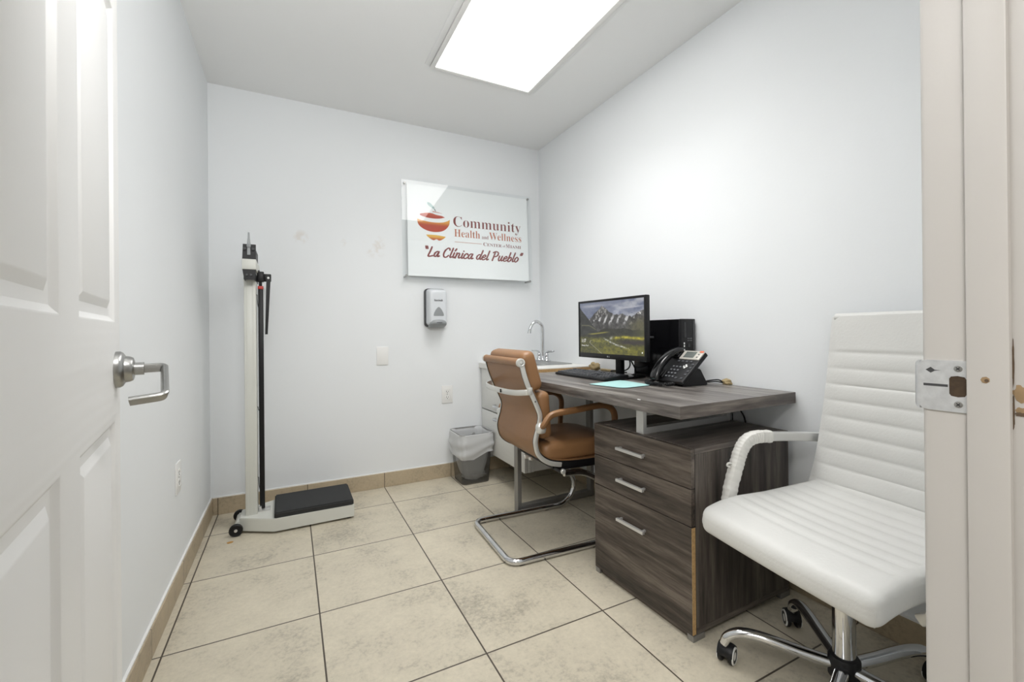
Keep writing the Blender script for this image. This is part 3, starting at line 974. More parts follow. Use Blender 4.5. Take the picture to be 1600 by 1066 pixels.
    for x in (px0 + 0.022, px1 - 0.022):
        for z in (pz0 + 0.022, pz1 - 0.022):
            m = AX((x, YS, z), (1, 0, 0), (0, 0, -1), (0, 1, 0))
            so = part('standoff', MB().lathe([(0.0075, -0.0138), (0.0085, -0.013), (0.0085, -0.0097)], 18, m), M_STEEL, t, local='w')
            o = ROOT[t.name] @ (Vector((x, YS - 0.004, z)) - Vector(t.location))
            part('spacer', MB().lathe([(0.0065, 0), (0.0065, YB - o.y - 0.0003)], 14, AX(o, (1, 0, 0), (0, 0, -1), (0, 1, 0))), M_STEEL, so)
SIGN_TX, SIGN_TZ = -2.4, -1.2     # hangs a touch forward at the top

SIGN_PX = {
    'com': (1.027, 1.754, 0.528, 0.094), 'hea': (1.032, 1.682, 0.193, 0.053), 'wel': (1.297, 1.682, 0.261, 0.053),
    'and': (1.240, 1.682, 0.051, 0.026), 'c1': (1.250, 1.632, 0.025, 0.026), 'c2': (1.279, 1.632, 0.116, 0.021),
    'c3': (1.403, 1.635, 0.020, 0.013), 'c4': (1.429, 1.632, 0.031, 0.026), 'c5': (1.465, 1.632, 0.089, 0.021),
    'line': (1.035, 1.6445, 0.202), 'slo': (0.812, 1.530, 0.745, 0.066), 'apple': (0.771, 1.636, 0.231, 0.222)}
sign()

# ------------------------------------------------------------------ soap dispenser under the sign
def soap():
    x0, x1, z0, z1 = 0.829, 0.962, 1.048, 1.312
    yw = YB - 0.0005
    t = thing('soap_dispenser', 'pale grey push soap dispenser mounted on the back wall below the sign', 'soap dispenser', ((x0 + x1) / 2, yw, z0))
    def rrect(a0, a1, b0, b1, r, n=5):
        o = []
        for cx, cz, st in ((a1 - r, b1 - r, 0), (a0 + r, b1 - r, 90), (a0 + r, b0 + r, 180), (a1 - r, b0 + r, 270)):
            for k in range(n + 1):
                a = R(st + 90 * k / n)
                o.append((cx + r * math.cos(a), cz + r * math.sin(a)))
        return o
    def shell(layers):
        mb = MB()
        rings = [[mb.bm.verts.new((x, y, z)) for x, z in poly] for poly, y in layers]
        n = len(rings[0])
        for A, B in zip(rings, rings[1:]):
            for i in range(n):
                mb.bm.faces.new((A[i], A[(i + 1) % n], B[(i + 1) % n], B[i]))
        mb.bm.faces.new(rings[0]); mb.bm.faces.new(list(reversed(rings[-1])))
        return mb
    part('back_plate', shell([(rrect(x0 - 0.008, x1 + 0.008, z0 + 0.002, z1, 0.024), yw), (rrect(x0 - 0.008, x1 + 0.008, z0 + 0.002, z1, 0.024), yw - 0.022), (rrect(x0 - 0.004, x1 + 0.004, z0 + 0.005, z1 - 0.004, 0.022), yw - 0.026)]), M_DKGREY, t)
    lay = []
    for k in range(9):
        s = k / 8
        ins = 0.020 * s ** 2.2
        lay.append((rrect(x0 + ins * 0.9, x1 - ins * 0.9, z0 + 0.012 + ins * 0.2, z1 - 0.004 - ins * 1.1, 0.022 + 0.004 * s), yw - 0.024 - 0.072 * math.sin(s * math.pi / 2)))
    for ins, dy in ((0.026, 0.0975), (0.034, 0.0985), (0.045, 0.099)):
        lay.append((rrect(x0 + ins * 0.9, x1 - ins * 0.9, z0 + 0.012 + ins * 0.3, z1 - 0.004 - ins * 1.1, 0.02), yw - dy))
    cov = part('cover', shell(lay), M_SOAP, t)
    cx = (x0 + x1) / 2
    yf = yw - 0.0996
    tri = [(cx + u, z) for u, z in [(-0.036, 1.126), (-0.033, 1.142), (-0.020, 1.166), (-0.007, 1.180), (0, 1.183), (0.007, 1.180), (0.020, 1.166), (0.033, 1.142), (0.036, 1.126), (0.031, 1.122), (-0.031, 1.122)]]
    mb = MB()
    mb.add([(x, yf, z) for x, z in tri] + [(x, yf + 0.004, z) for x, z in tri], [list(range(11))] + [(i, (i + 1) % 11, 11 + (i + 1) % 11, 11 + i) for i in range(11)])
    part('level_window', mb, M_GREYP, cov, label='grey triangular window')
    part('lettering', MB().text('Boardwalk', AX((cx - 0.030, yf - 0.0004, 1.222), (1, 0, 0), (0, 0, 1), (0, -1, 0)), width=0.060, height=0.0135, thin=0.022), M_INK, cov, smooth=False)
    # push bar with arched top and lip
    def bar(u, v):
        a = (u - 0.5) * 2
        w = 0.058 * (1 - 0.12 * v ** 2)
        ztop = 1.098 - 0.014 * abs(a) ** 2.5
        z = ztop + (z0 - 0.004 - ztop) * v
        d = 0.104 + 0.010 * math.sin(math.pi * min(1, v * 1.1)) - 0.045 * v ** 4 - 0.020 * abs(a) ** 4
        return Vector((cx + a * w, yw - d, z))
    pm = MB().grid(bar, 15, 10)
    gm = bmesh.ops.extrude_face_region(pm.bm, geom=list(pm.bm.faces))
    for v in [g for g in gm['geom'] if isinstance(g, bmesh.types.BMVert)]:
        v.co.y = yw - 0.03
    part('push_bar', pm, M_GREYP, t, label='grey push bar')
    part('bar_groove', MB().box(cx - 0.018, yw - 0.1152, 1.0745, cx + 0.018, yw - 0.110, 1.0785, 0.001), M_DKGREY, t)
soap()

# ------------------------------------------------------------------ plates on the walls
def plate(cx, cz, w, h, m, y):
    return MB().box(-w / 2, 0, -h / 2, w / 2, 0.0055, h / 2, 0.0014, 2, mtx=m)
def blank():
    cx, cz = 0.5405, 0.8615
    t = thing('blank_plate', 'blank white wall plate on the back wall between scale and soap dispenser', 'wall plate', (cx, YB, cz))
    m = AX((cx, YB, cz), (1, 0, 0), (0, -1, 0), (0, 0, 1))
    part('cover', plate(0, 0, 0.074, 0.120, m, 0), M_WHITEP, t)
    for s in (1, -1):
        part('screw', MB().lathe([(0.0032, 0.005), (0.0028, 0.0064), (0, 0.0064)], 12, m @ AX((0, 0, 0.042 * s), (1, 0, 0), (0, 0, -1), (0, 1, 0))), M_WHITEP, t)
blank()
def outlet(name_label, o, ex, ny, h=0.122, w=0.079):
    t = thing('wall_outlet', name_label, 'power outlet', o)
    m = AX(o, ex, ny, (0, 0, 1))
    part('cover', plate(0, 0, w, h, m, 0), M_WHITEP, t)
    for s in (1, -1):
        c = 0.0195 * s
        f = part('socket_face', MB().box(-0.0165, 0.005, c - 0.0145, 0.0165, 0.0066, c + 0.0145, 0.003, 2, mtx=m), M_WHITEP, t)
        sl = MB().box(-0.0075, 0.0066, c - 0.003, -0.0050, 0.0071, c + 0.0065, mtx=m).box(0.0050, 0.0066, c - 0.003, 0.0072, 0.0071, c + 0.005, mtx=m)
        sl.lathe([(0.0026, 0), (0.0026, 0.0006)], 10, m @ AX((0, 0.0066, c - 0.0085), (1, 0, 0), (0, 0, -1), (0, 1, 0)))
        part('slots', sl, M_INK, f)
    part('screw', MB().lathe([(0.003, 0.005), (0.0026, 0.0066), (0, 0.0066)], 12, m @ AX((0, 0, 0), (1, 0, 0), (0, 0, -1), (0, 1, 0))), M_GREYP, t)
outlet('white duplex power outlet on the back wall above the trash bin', (0.982, YB, 0.577), (1, 0, 0), (0, -1, 0))
outlet('white duplex power outlet low on the left wall beyond the door', (XL, 2.135, 0.447), (0, 1, 0), (1, 0, 0))

# ------------------------------------------------------------------ physician's scale in the left corner
def scale():
    t = thing('physician_scale', 'off-white standing weighing scale with tall column and black platform', 'scale', (-0.08, 2.65, 0))
    zb, zt = 0.010, 0.076
    poly = [(-0.236, 2.595), (-0.078, 2.504), (0.307, 2.513), (0.307, 2.806), (-0.078, 2.800), (-0.236, 2.715)]
    mb = MB().prism(poly, zb, zt)
    bmesh.ops.bevel(mb.bm, geom=list(mb.bm.edges), offset=0.0025, segments=2, affect='EDGES')
    base = part('base', mb, M_ENAMEL, t)
    for x, y in ((0.28, 2.54), (0.28, 2.78), (-0.06, 2.54), (-0.06, 2.77)):
        part('rubber_foot', MB().lathe([(0.012, 0), (0.012, 0.011)], 14, Matrix.Translation((x, y, 0))), M_RUBBER, base)
    pp = [(-0.079, 2.508), (0.304, 2.513), (0.304, 2.804), (-0.083, 2.797)]
    pm = MB().prism(pp, zt, 0.103)
    bmesh.ops.bevel(pm.bm, geom=[e for e in pm.bm.edges if all(v.co.z > 0.1 for v in e.verts) or abs(e.verts[0].co.z - e.verts[1].co.z) > 0.01], offset=0.006, segments=3, affect='EDGES')
    part('platform_mat', pm, M_RUBBER, t, label='black rubber platform mat')
    # column with shallow grooves
    x0, x1, y0, y1 = -0.212, -0.158, 2.612, 2.700
    cm = MB().box(x0, y0, zt - 0.001, x1, y1, 1.300, 0.004, 2)
    cm.box(x0 + 0.012, y0 - 0.0015, zt + 0.004, x0 + 0.016, y0 + 0.001, 1.295).box(x1 - 0.014, y0 - 0.0015, zt + 0.004, x1 - 0.010, y0 + 0.001, 1.295)
    part('column', cm, M_ENAMEL, t)
    part('column_bracket', MB().box(x1 + 0.001, 2.64, zt + 0.0005, x1 + 0.055, 2.70, zt + 0.005, 0.001).box(x1 + 0.001, 2.652, zt + 0.005, x1 + 0.016, 2.672, zt + 0.022, 0.002), M_ALU, t)
    # beam head, seen end on
    hx0, hx1 = -0.212, -0.150
    hm = MB().box(hx0, 2.522, 1.336, hx1, 2.80, 1.388, 0.003, 2)
    hd = part('beam_housing', hm, M_ENAMEL, t)
    for zlo, zhi, nm in ((1.388, 1.462, 'upper_end_bracket'), (1.284, 1.336, 'lower_end_bracket')):
        g = 0.006 if nm.startswith('lower') else 0.0
        q = MB()
        tz = zhi if nm.startswith('upper') else zlo
        w = 0.003 if nm.startswith('upper') else 0.008
        fz = zlo if nm.startswith('upper') else zhi
        q.prism([(hx0 + 0.002, fz), (hx1 - 0.001, fz), (hx1 - w + 0.002, tz), (hx0 + w + 0.002, tz)], 0, 0.012, AX((0, 2.537, 0), (1, 0, 0), (0, 0, 1), (0, -1, 0)))
        q.box(hx0 + 0.006, 2.54, min(fz, tz) + 0.004, hx0 + 0.010, 2.78, max(fz, tz) - 0.012)
        q.box(hx1 - 0.010, 2.54, min(fz, tz) + 0.004, hx1 - 0.006, 2.78, max(fz, tz) - 0.012)
        part(nm, q, M_BLACK, hd)
    cxh = (hx0 + hx1) / 2
    pt = MB().lathe([(0.004, 0.0), (0.009, 0.004), (0.009, 0.010), (0.003, 0.013)], 16, AX((cxh, 2.524, 1.452), (1, 0, 0), (0, 0, 1), (0, -1, 0)))
    pt.prism([(cxh - 0.009, 1.455), (cxh + 0.009, 1.455), (cxh + 0.005, 1.49), (cxh + 0.0035, 1.520), (cxh - 0.0035, 1.520), (cxh - 0.005, 1.49)], 0.001, 0.006, AX((0, 2.524, 0), (1, 0, 0), (0, 0, 1), (0, -1, 0)))
    pt.prism([(cxh - 0.006, 1.455), (cxh + 0.006, 1.455), (cxh + 0.007, 1.408), (cxh - 0.007, 1.408)], 0.001, 0.005, AX((0, 2.524, 0), (1, 0, 0), (0, 0, 1), (0, -1, 0)))
    part('balance_pointer', pt, M_GREYP, hd)
    for s in (-1, 1):
        part('thumb_screw', MB().lathe([(0.006, 0), (0.0075, 0.003), (0.0075, 0.010), (0.004, 0.012)], 14, AX((cxh + s * 0.018, 2.524, 1.437), (1, 0, 0), (0, 0, 1), (0, -1, 0))), M_DKGREY, hd)
        part('pivot_screw', MB().lathe([(0.004, 0), (0.005, 0.003), (0.005, 0.012), (0, 0.012)], 14, AX((cxh + s * 0.009, 2.524, 1.308), (1, 0, 0), (0, 0, 1), (0, -1, 0))), M_DKGREY, hd)
    # height rod with folded head piece
    rx, ry = -0.139, 2.675
    rod = part('height_rod', MB().box(rx - 0.012, ry - 0.008, 0.082, rx + 0.012, ry + 0.008, 1.262, 0.002), M_BLACK, t, label='flat black height rod')
    part('inner_rod', MB().box(rx - 0.008, ry - 0.005, 1.262, rx + 0.007, ry + 0.005, 1.32, 0.001), M_BLACK, rod)
    part('red_stop', MB().box(rx - 0.013, ry - 0.0095, 1.252, rx + 0.013, ry + 0.0095, 1.268, 0.001), M_RED, rod, label='red stop on the rod')
    hb = MB().box(rx - 0.016, ry - 0.016, 1.290, rx + 0.016, ry + 0.014, 1.345, 0.003).box(rx - 0.010, ry - 0.010, 1.345, rx - 0.004, ry - 0.002, 1.352)
    hb.box(rx + 0.014, ry - 0.010, 1.293, rx + 0.050, ry + 0.010, 1.334, 0.004)
    part('hinge_block', hb, M_BLACK, rod)
    part('head_piece', MB().prism([(rx + 0.028, 1.312), (rx + 0.048, 1.314), (rx + 0.032, 1.010), (rx + 0.020, 1.010)], -0.006, 0.006, AX((0, ry - 0.017, 0), (1, 0, 0), (0, 0, 1), (0, -1, 0))), M_BLACK, rod)
    part('hinge_pin', MB().lathe([(0.006, 0), (0.006, 0.002), (0.003, 0.003)], 14, AX((rx + 0.037, ry - 0.023, 1.311), (1, 0, 0), (0, 0, 1), (0, -1, 0))), M_ALU, rod)
    for z in (1.20, 0.235, 0.62):
        k = 1 if z != 0.62 else 0.35
        part('rod_clip', MB().tube(round_path([(x1 - 0.001, ry - 0.02, z + 0.02 * k), (x1 + 0.004, ry - 0.02, z + 0.02 * k), (x1 + 0.004, ry - 0.02, z), (rx - 0.014, ry - 0.008, z - 0.03 * k), (rx - 0.011, ry - 0.008, z - 0.045 * k)], 0.004, 3), 0.0018, 8), M_DKGREY, t)
    # transport wheels at the back
    ax = part('axle', MB().tube([(-0.250, 2.575, 0.031), (-0.250, 2.755, 0.031)], 0.013, 16).box(-0.250, 2.60, 0.022, -0.232, 2.73, 0.058, 0.002), M_ENAMEL, t)
    for y, s in ((2.573, -1), (2.757, 1)):
        m = AX((-0.250, y, 0.031), (1, 0, 0), (0, 0, -s), (0, s, 0))
        wh = part('wheel', MB().lathe([(0.008, 0), (0.026, 0), (0.0305, 0.004), (0.0305, 0.015), (0.026, 0.019), (0.019, 0.017), (0.008, 0.017)], 28, m), M_BLACK, t)
        part('wheel_hub', MB().lathe([(0.008, 0.016), (0.007, 0.021), (0, 0.022)], 16, m), M_ALU, wh)
scale()
# ------------------------------------------------------------------ wall-hung vanity, counter, sink and tap in the far right corner
def vanity():
    x0, y0 = 1.238, 2.270
    x1, y1 = XR - 0.012, YB - 0.012
    zb, zt = 0.168, 0.752
    t = thing('vanity_cabinet', 'white wall-hung cabinet with two drawers under the sink in the corner', 'cabinet', (1.49, 2.6, zb))
    cs = MB().box(x0 + 0.024, y0 + 0.010, zb, x1, y0 + 0.028, zt, 0.0015).box(x0 + 0.024, y1 - 0.018, zb, x1, y1, zt, 0.0015)
    cs.box(x0 + 0.024, y0 + 0.0282, zb, x1, y1 - 0.0182, zb + 0.018).box(x1 - 0.010, y0 + 0.0282, zb + 0.0182, x1 - 0.0002, y1 - 0.0182, zt)
    part('carcass', cs, M_WHITELAM, t)
    part('side_rail', MB().box(x0 + 0.023, y0, zb, x0 + 0.044, y0 + 0.010, zt, 0.001).box(x0 + 0.0465, y0 + 0.001, zb, x0 + 0.064, y0 + 0.010, zt, 0.001), M_WHITELAM, t)
    for za, zc in ((0.466, zt - 0.002), (zb, 0.458)):
        d = part('drawer', MB().box(x0, y0 + 0.002, za, x0 + 0.019, y1 - 0.004, zc, 0.0015), M_WHITELAM, t)
        hz = zc - 0.033 if za < 0.3 else za + 0.048
        pth = round_path([(x0 + 0.001, 2.545, hz), (x0 - 0.026, 2.545, hz), (x0 - 0.026, 2.665, hz), (x0 + 0.001, 2.665, hz)], 0.010, 4)
        part('handle', MB().bar(pth, 0.010, 0.016), M_CHROME, d)
vanity()
def counter():
    mb = MB()
    x0, x1, y0, y1, z0, z1 = 1.225, XR - 0.002, 2.248, YB - 0.002, 0.7525, 0.789
    hx0, hx1, hy0, hy1 = 1.315, 1.545, 2.475, 2.790         # sink cut-out
    mb.box(x0, y0, z0 + 0.001, hx0, y1, z1).box(hx1, y0, z0 + 0.001, x1, y1, z1).box(hx0, y0, z0 + 0.001, hx1, hy0, z1).box(hx0, hy1, z0 + 0.001, hx1, y1, z1)
    t = solo('countertop', mb, M_COUNTER, 'white counter slab with raw wood edge over the corner cabinet', 'countertop', smooth=False, origin=(1.48, 2.58, 0.7525))
    part('raw_edge', MB().box(x0, y0 - 0.0012, z0 + 0.001, x1, y0, z1 - 0.006), M_CHIP, t, smooth=False, label='bare brown wood end of the slab')
    s = thing('sink', 'stainless steel drop-in basin let into the white corner counter', 'sink', (1.44, 2.63, 0.7895))
    def rr(a0, a1, b0, b1, r, z, n=6):
        o = []
        for cx, cy, st in ((a1 - r, b1 - r, 0), (a0 + r, b1 - r, 90), (a0 + r, b0 + r, 180), (a1 - r, b0 + r, 270)):
            for k in range(n + 1):
                a = R(st + 90 * k / n)
                o.append((cx + r * math.cos(a), cy + r * math.sin(a), z))
        return o
    sm = MB()
    lays = [rr(1.285, 1.722, 2.435, 2.845, 0.04, 0.7892), rr(1.288, 1.719, 2.438, 2.842, 0.04, 0.7935), rr(1.296, 1.711, 2.446, 2.834, 0.036, 0.7945), rr(1.318, 1.565, 2.478, 2.802, 0.05, 0.7935), rr(1.322, 1.540, 2.482, 2.785, 0.05, 0.786), rr(1.330, 1.532, 2.490, 2.776, 0.05, 0.68), rr(1.36, 1.50, 2.52, 2.75, 0.05, 0.655)]
    rings = [[sm.bm.verts.new(v) for v in L] for L in lays]
    n = len(rings[0])
    for A, B in zip(rings, rings[1:]):
        for i in range(n):
            sm.bm.faces.new((A[i], A[(i + 1) % n], B[(i + 1) % n], B[i]))
    sm.bm.faces.new(rings[-1])
    part('bowl', sm, M_STEEL, s)
    part('drain', MB().lathe([(0.03, 0.6555), (0.028, 0.658), (0.0, 0.657)], 20, Matrix.Translation((1.43, 2.635, 0))), M_CHROME, s)
    f = thing('faucet', 'chrome gooseneck faucet with two lever handles behind the corner sink', 'faucet', (1.655, 2.745, 0.7945))
    fx, fy, fz = 1.657, 2.745, 0.7945
    part('deck_plate', MB().box(fx - 0.026, fy - 0.078, fz, fx + 0.026, fy + 0.078, fz + 0.010, 0.009, 3), M_CHROME, f)
    sp = catmull([(fx, fy, fz + 0.03), (fx, fy, fz + 0.12), (fx, fy, 1.030), (fx - 0.012, fy + 0.002, 1.064), (fx - 0.045, fy + 0.006, 1.084), (fx - 0.078, fy + 0.010, 1.068), (fx - 0.096, fy + 0.013, 1.036), (fx - 0.101, fy + 0.014, 1.012)], 8)
    sc = part('spout', MB().tube(sp, 0.0118, 16).lathe([(0.019, fz + 0.008), (0.017, fz + 0.022), (0.0125, fz + 0.034), (0.0098, fz + 0.045)], 20, Matrix.Translation((fx, fy, 0))), M_CHROME, f)
    part('aerator', MB().lathe([(0.0138, 0), (0.0138, 0.022), (0, 0.022)], 16, AX((fx - 0.1005, fy + 0.014, 1.020), (1, 0, 0), (0, -1, 0), (-0.15, 0, -0.99))), M_CHROME, sc)
    for s_ in (-1, 1):
        hy = fy + s_ * 0.052
        h = part('tap_handle', MB().lathe([(0.021, fz + 0.008), (0.019, fz + 0.020), (0.013, fz + 0.032), (0.015, fz + 0.044), (0.012, fz + 0.056), (0, fz + 0.058)], 20, Matrix.Translation((fx, hy, 0))), M_CHROME, f)
        e = 1 if s_ < 0 else -1
        lv = catmull([(fx - 0.004, hy, fz + 0.046), (fx - 0.001, hy + s_ * 0.004, fz + 0.062), (fx + 0.010 * e, hy + s_ * 0.020, fz + 0.072), (fx + 0.022 * e, hy + s_ * 0.045, fz + 0.072), (fx + 0.030 * e, hy + s_ * 0.058, fz + 0.076)], 6)
        part('lever', MB().tube(lv, 0.0068, 10, scale=[1.35 - 0.7 * i / (len(lv) - 1) for i in range(len(lv))]), M_CHROME, h)
counter()

# ------------------------------------------------------------------ trash bin with liner
def trash():
    bx0, bx1, by0, by1 = 1.008, 1.204, 2.697, 2.880
    tx0, tx1, ty0, ty1, zt = 0.986, 1.221, 2.668, 2.906, 0.338
    def rr(a0, a1, b0, b1, r, z, n=6):
        o = []
        for cx, cy, st in ((a1 - r, b1 - r, 0), (a0 + r, b1 - r, 90), (a0 + r, b0 + r, 180), (a1 - r, b0 + r, 270)):
            for k in range(n + 1):
                a = R(st + 90 * k / n)
                o.append(Vector((cx + r * math.cos(a), cy + r * math.sin(a), z)))
        return o
    def at(s, ins, n=6, r=0.03):
        z = 0.002 + (zt - 0.002) * s
        f = lambda a, b: a + (b - a) * s
        return rr(f(bx0, tx0) + ins, f(bx1, tx1) - ins, f(by0, ty0) + ins, f(by1, ty1) - ins, max(0.012, r - ins), z, n)
    t = thing('trash_bin', 'smoky see-through plastic waste bin on the floor against the back wall', 'trash bin', (1.108, 2.79, 0))
    mb = MB()
    prev = None
    lays = [at(s, 0) for s in (0, 0.25, 0.5, 0.75, 1)] + [at(1.0, 0.0025)] + [at(s, 0.0025) for s in (0.75, 0.5, 0.25, 0.02)]
    rings = [[mb.bm.verts.new(v) for v in L] for L in lays]
    n = len(rings[0])
    for A, B in zip(rings, rings[1:]):
        for i in range(n):
            mb.bm.faces.new((A[i], A[(i + 1) % n], B[(i + 1) % n], B[i]))
    mb.bm.faces.new(list(reversed(rings[0]))); mb.bm.faces.new(rings[-1])
    part('wall', mb, M_SMOKE, t)
    rimL = at(1.0, -0.001)
    part('rim', MB().tube([v + Vector((0, 0, -0.004)) for v in rimL], 0.0032, 8, closed=True), M_SMOKE, t)
    # liner: hangs inside, folds over the rim and droops outside
    N = 96
    base = at(1.0, 0, n=23, r=0.05)
    m_ = len(base)
    cx, cy = (tx0 + tx1) / 2, (ty0 + ty1) / 2
    rnd = random.Random(4)
    ph = [rnd.uniform(0, 6.28) for _ in range(8)]
    def peri(u):
        k = u * m_
        i = int(k) % m_
        return base[i].lerp(base[(i + 1) % m_], k - int(k))
    def prof(u, v):
        p = peri(u % 1.0)
        ang = math.atan2(p.y - cy, p.x - cx)
        out = Vector((p.x - cx, p.y - cy, 0)).normalized()
        wr = 0.5 * math.sin(9 * ang + ph[0]) + 0.35 * math.sin(17 * ang + ph[1] + 3 * v) + 0.25 * math.sin(29 * ang + ph[2] - 5 * v)
        if v < 0.5:            # inside, from the sagging bottom up to the rim
            s = v / 0.5
            z = 0.030 + (zt + 0.004 - 0.030) * s
            k = 0.42 + 0.52 * min(1, s * 1.25) ** 0.55
            if s > 0.9:
                k = k + (1.0 - k) * (s - 0.9) / 0.1
            q = Vector((cx + (p.x - cx) * k, cy + (p.y - cy) * k, z))
            q -= out * (0.005 * wr * (1 - abs(2 * s - 1)) + 0.006 * (1 - s) * math.sin(5 * ang))
            return q
        s = (v - 0.5) / 0.5
        # skirt length varies round the bin
        Lk = 0.135 + 0.030 * math.cos(ang + 2.25) + 0.012 * math.sin(3 * ang + 1.0) + 0.006 * math.sin(7 * ang)
        z = zt + 0.004 - Lk * s
        d = 0.0075 + 0.010 * math.sin(math.pi * s * 0.9) + 0.005 * wr * s ** 0.6 + 0.006 * math.sin(2 * math.pi * (2.2 * s) + 2 * ang + ph[3]) * s
        d = max(0.0055 + 0.02 * s * (zt - z) * 0, d)
        k = 1 - 0.10 * (zt - z) / zt
        return Vector((cx + (p.x - cx) * k, cy + (p.y - cy) * k, z)) + out * d
    ln = MB().grid(prof, 132, 40, closed_u=True)
    ln.bm.faces.new([ln.bm.verts[i] for i in []]) if False else None
    b = solo('bin_liner', ln, M_LINER, 'thin white plastic bag lining the waste bin and folded over its rim', 'bin liner', origin=(1.108, 2.79, 0.03), angle=180)
    # crumpled bag bottom
    def lump(u, v):
        a, e = 2 * math.pi * u, math.pi * v
        q = Vector((math.cos(a) * math.sin(e), math.sin(a) * math.sin(e), math.cos(e)))
        r = 1 + 0.28 * noise.noise(q * 2.3) + 0.18 * noise.noise(q * 6)
        return Vector((1.115 + 0.078 * q.x * r, 2.775 + 0.062 * q.y * r, 0.042 + 0.032 * q.z * r))
    part('bag_bottom', MB().grid(lump, 40, 20, closed_u=True), M_LINER, b, angle=180)
trash()

# ------------------------------------------------------------------ desk with drawer pedestal
DESK_ROT = 0.0217
DX, DY = 1.104, 0.991
def desk():
    t = thing('desk', 'grey oak office desk with three-drawer pedestal against the right wall', 'desk', (DX, DY, 0), DESK_ROT)
    ZT, TH, W, LN = 0.7688, 0.0416, 0.634, 1.216
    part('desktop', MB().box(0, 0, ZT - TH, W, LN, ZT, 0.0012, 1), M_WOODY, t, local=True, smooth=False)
    for ya in (-0.0008, LN - 0.0004):
        part('end_band', MB().box(0.0004, ya, ZT - TH + 0.0003, W - 0.0004, ya + 0.0012, ZT - 0.0004), M_WOODX, t, local=True, smooth=False)
    # steel leg frame at the far end
    lf = MB()
    ly = 1.180
    for x in (0.062, 0.572):
        lf.box(x - 0.0125, ly - 0.020, 0, x + 0.0125, ly + 0.020, ZT - TH - 0.0002, 0.001)
    lf.box(0.0745, ly - 0.020, 0.001, 0.5595, ly + 0.020, 0.034, 0.001).box(0.0745, ly - 0.020, ZT - TH - 0.036, 0.5595, ly + 0.020, ZT - TH - 0.0004, 0.001)
    part('leg_frame', lf, M_FRAMEGREY, t, local=True, smooth=False)
    # pedestal
    px0, px1, py0, py1, pz0, pz1 = 0.050, 0.590, 0.004, 0.490, 0.020, 0.6246
    f = 0.019
    for ya, yb_ in ((py0, py0 + 0.018), (py1 - 0.018, py1)):
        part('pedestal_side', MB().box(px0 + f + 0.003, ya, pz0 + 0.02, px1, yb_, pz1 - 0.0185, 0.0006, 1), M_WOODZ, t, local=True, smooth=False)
    tp = MB().box(px0 + 0.0205, py0, pz1 - 0.018, px1, py1, pz1, 0.0008, 1).box(px0 + f + 0.003, py0, pz0, px1, py1, pz0 + 0.0195, 0.0006, 1)
    tp.box(px1 - 0.012, py0 + 0.019, pz0 + 0.02, px1 - 0.002, py1 - 0.019, pz1 - 0.019)
    part('pedestal_top', tp, M_WOODX, t, local=True, smooth=False)
    part('pedestal_seam', MB().box(px0 + f + 0.0008, py0 + 0.001, pz0 + 0.001, px0 + f + 0.0028, py1 - 0.001, pz1 - 0.002), M_INK, t, local=True, smooth=False)
    for zl, zh in ((0.4965, pz1 - 0.001), (0.3735, 0.4935), (0.022, 0.3705)):
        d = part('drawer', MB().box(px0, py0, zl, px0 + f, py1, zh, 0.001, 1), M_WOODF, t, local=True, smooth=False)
        low = zl < 0.1
        if low:
            part('chipped_edge', MB().box(px0 + 0.001, py0 - 0.0012, zl + 0.001, px0 + f - 0.002, py0 + 0.0003, zh - 0.001), M_CHIP, d, local=True, smooth=False, label='bare chipboard where the edge strip is missing')
        hz = {0.4965: 0.556, 0.3735: 0.4335, 0.022: 0.281}[zl]
        hm = MB().box(px0 - 0.024, 0.196, hz - 0.006, px0 - 0.012, 0.336, hz + 0.005, 0.0012)
        hm.box(px0 - 0.014, 0.202, hz - 0.003, px0 + 0.0005, 0.210, hz + 0.005).box(px0 - 0.014, 0.322, hz - 0.003, px0 + 0.0005, 0.330, hz + 0.005)
        part('handle', hm, M_ALU, d, local=True, smooth=False)
    for x in (px0 + 0.030, px1 - 0.03):
        for y in (py0 + 0.010, py1 - 0.012):
            part('pedestal_foot', MB().box(x - 0.028, y - 0.012, 0, x + 0.028, y + 0.012, 0.0198, 0.001), M_FRAMEGREY, t, local=True)
    part('shadow_gap_strip', MB().box(px0 + 0.012, py0 + 0.03, 0.002, px0 + 0.024, py1 - 0.03, 0.0198), M_WOODF, t, local=True, smooth=False)  # dark strip added for the shadow gap under the drawer fronts
    # steel riser between pedestal and top
    rz0, rz1 = pz1 + 0.0002, ZT - TH - 0.0002
    rm = MB()
    ry = 0.250
    rm.box(px0 + 0.022, ry - 0.018, rz0, px0 + 0.040, ry + 0.018, rz1, 0.001).box(px0 + 0.505, ry - 0.018, rz0, px0 + 0.523, ry + 0.018, rz1, 0.001)
    rm.box(px0 + 0.040, ry - 0.018, rz0, px0 + 0.505, ry + 0.018, rz0 + 0.024, 0.001).box(px0 + 0.040, ry - 0.018, rz1 - 0.012, px0 + 0.505, ry + 0.018, rz1, 0.001)
    part('riser_frame', rm, M_ALU, t, local=True, smooth=False)
    part('paint_nick', MB().box(-0.0006, 0.172, ZT - 0.0025, 0.002, 0.186, ZT + 0.0003), M_PRINT, t, local=True, label='white nick in the front edge')
desk()

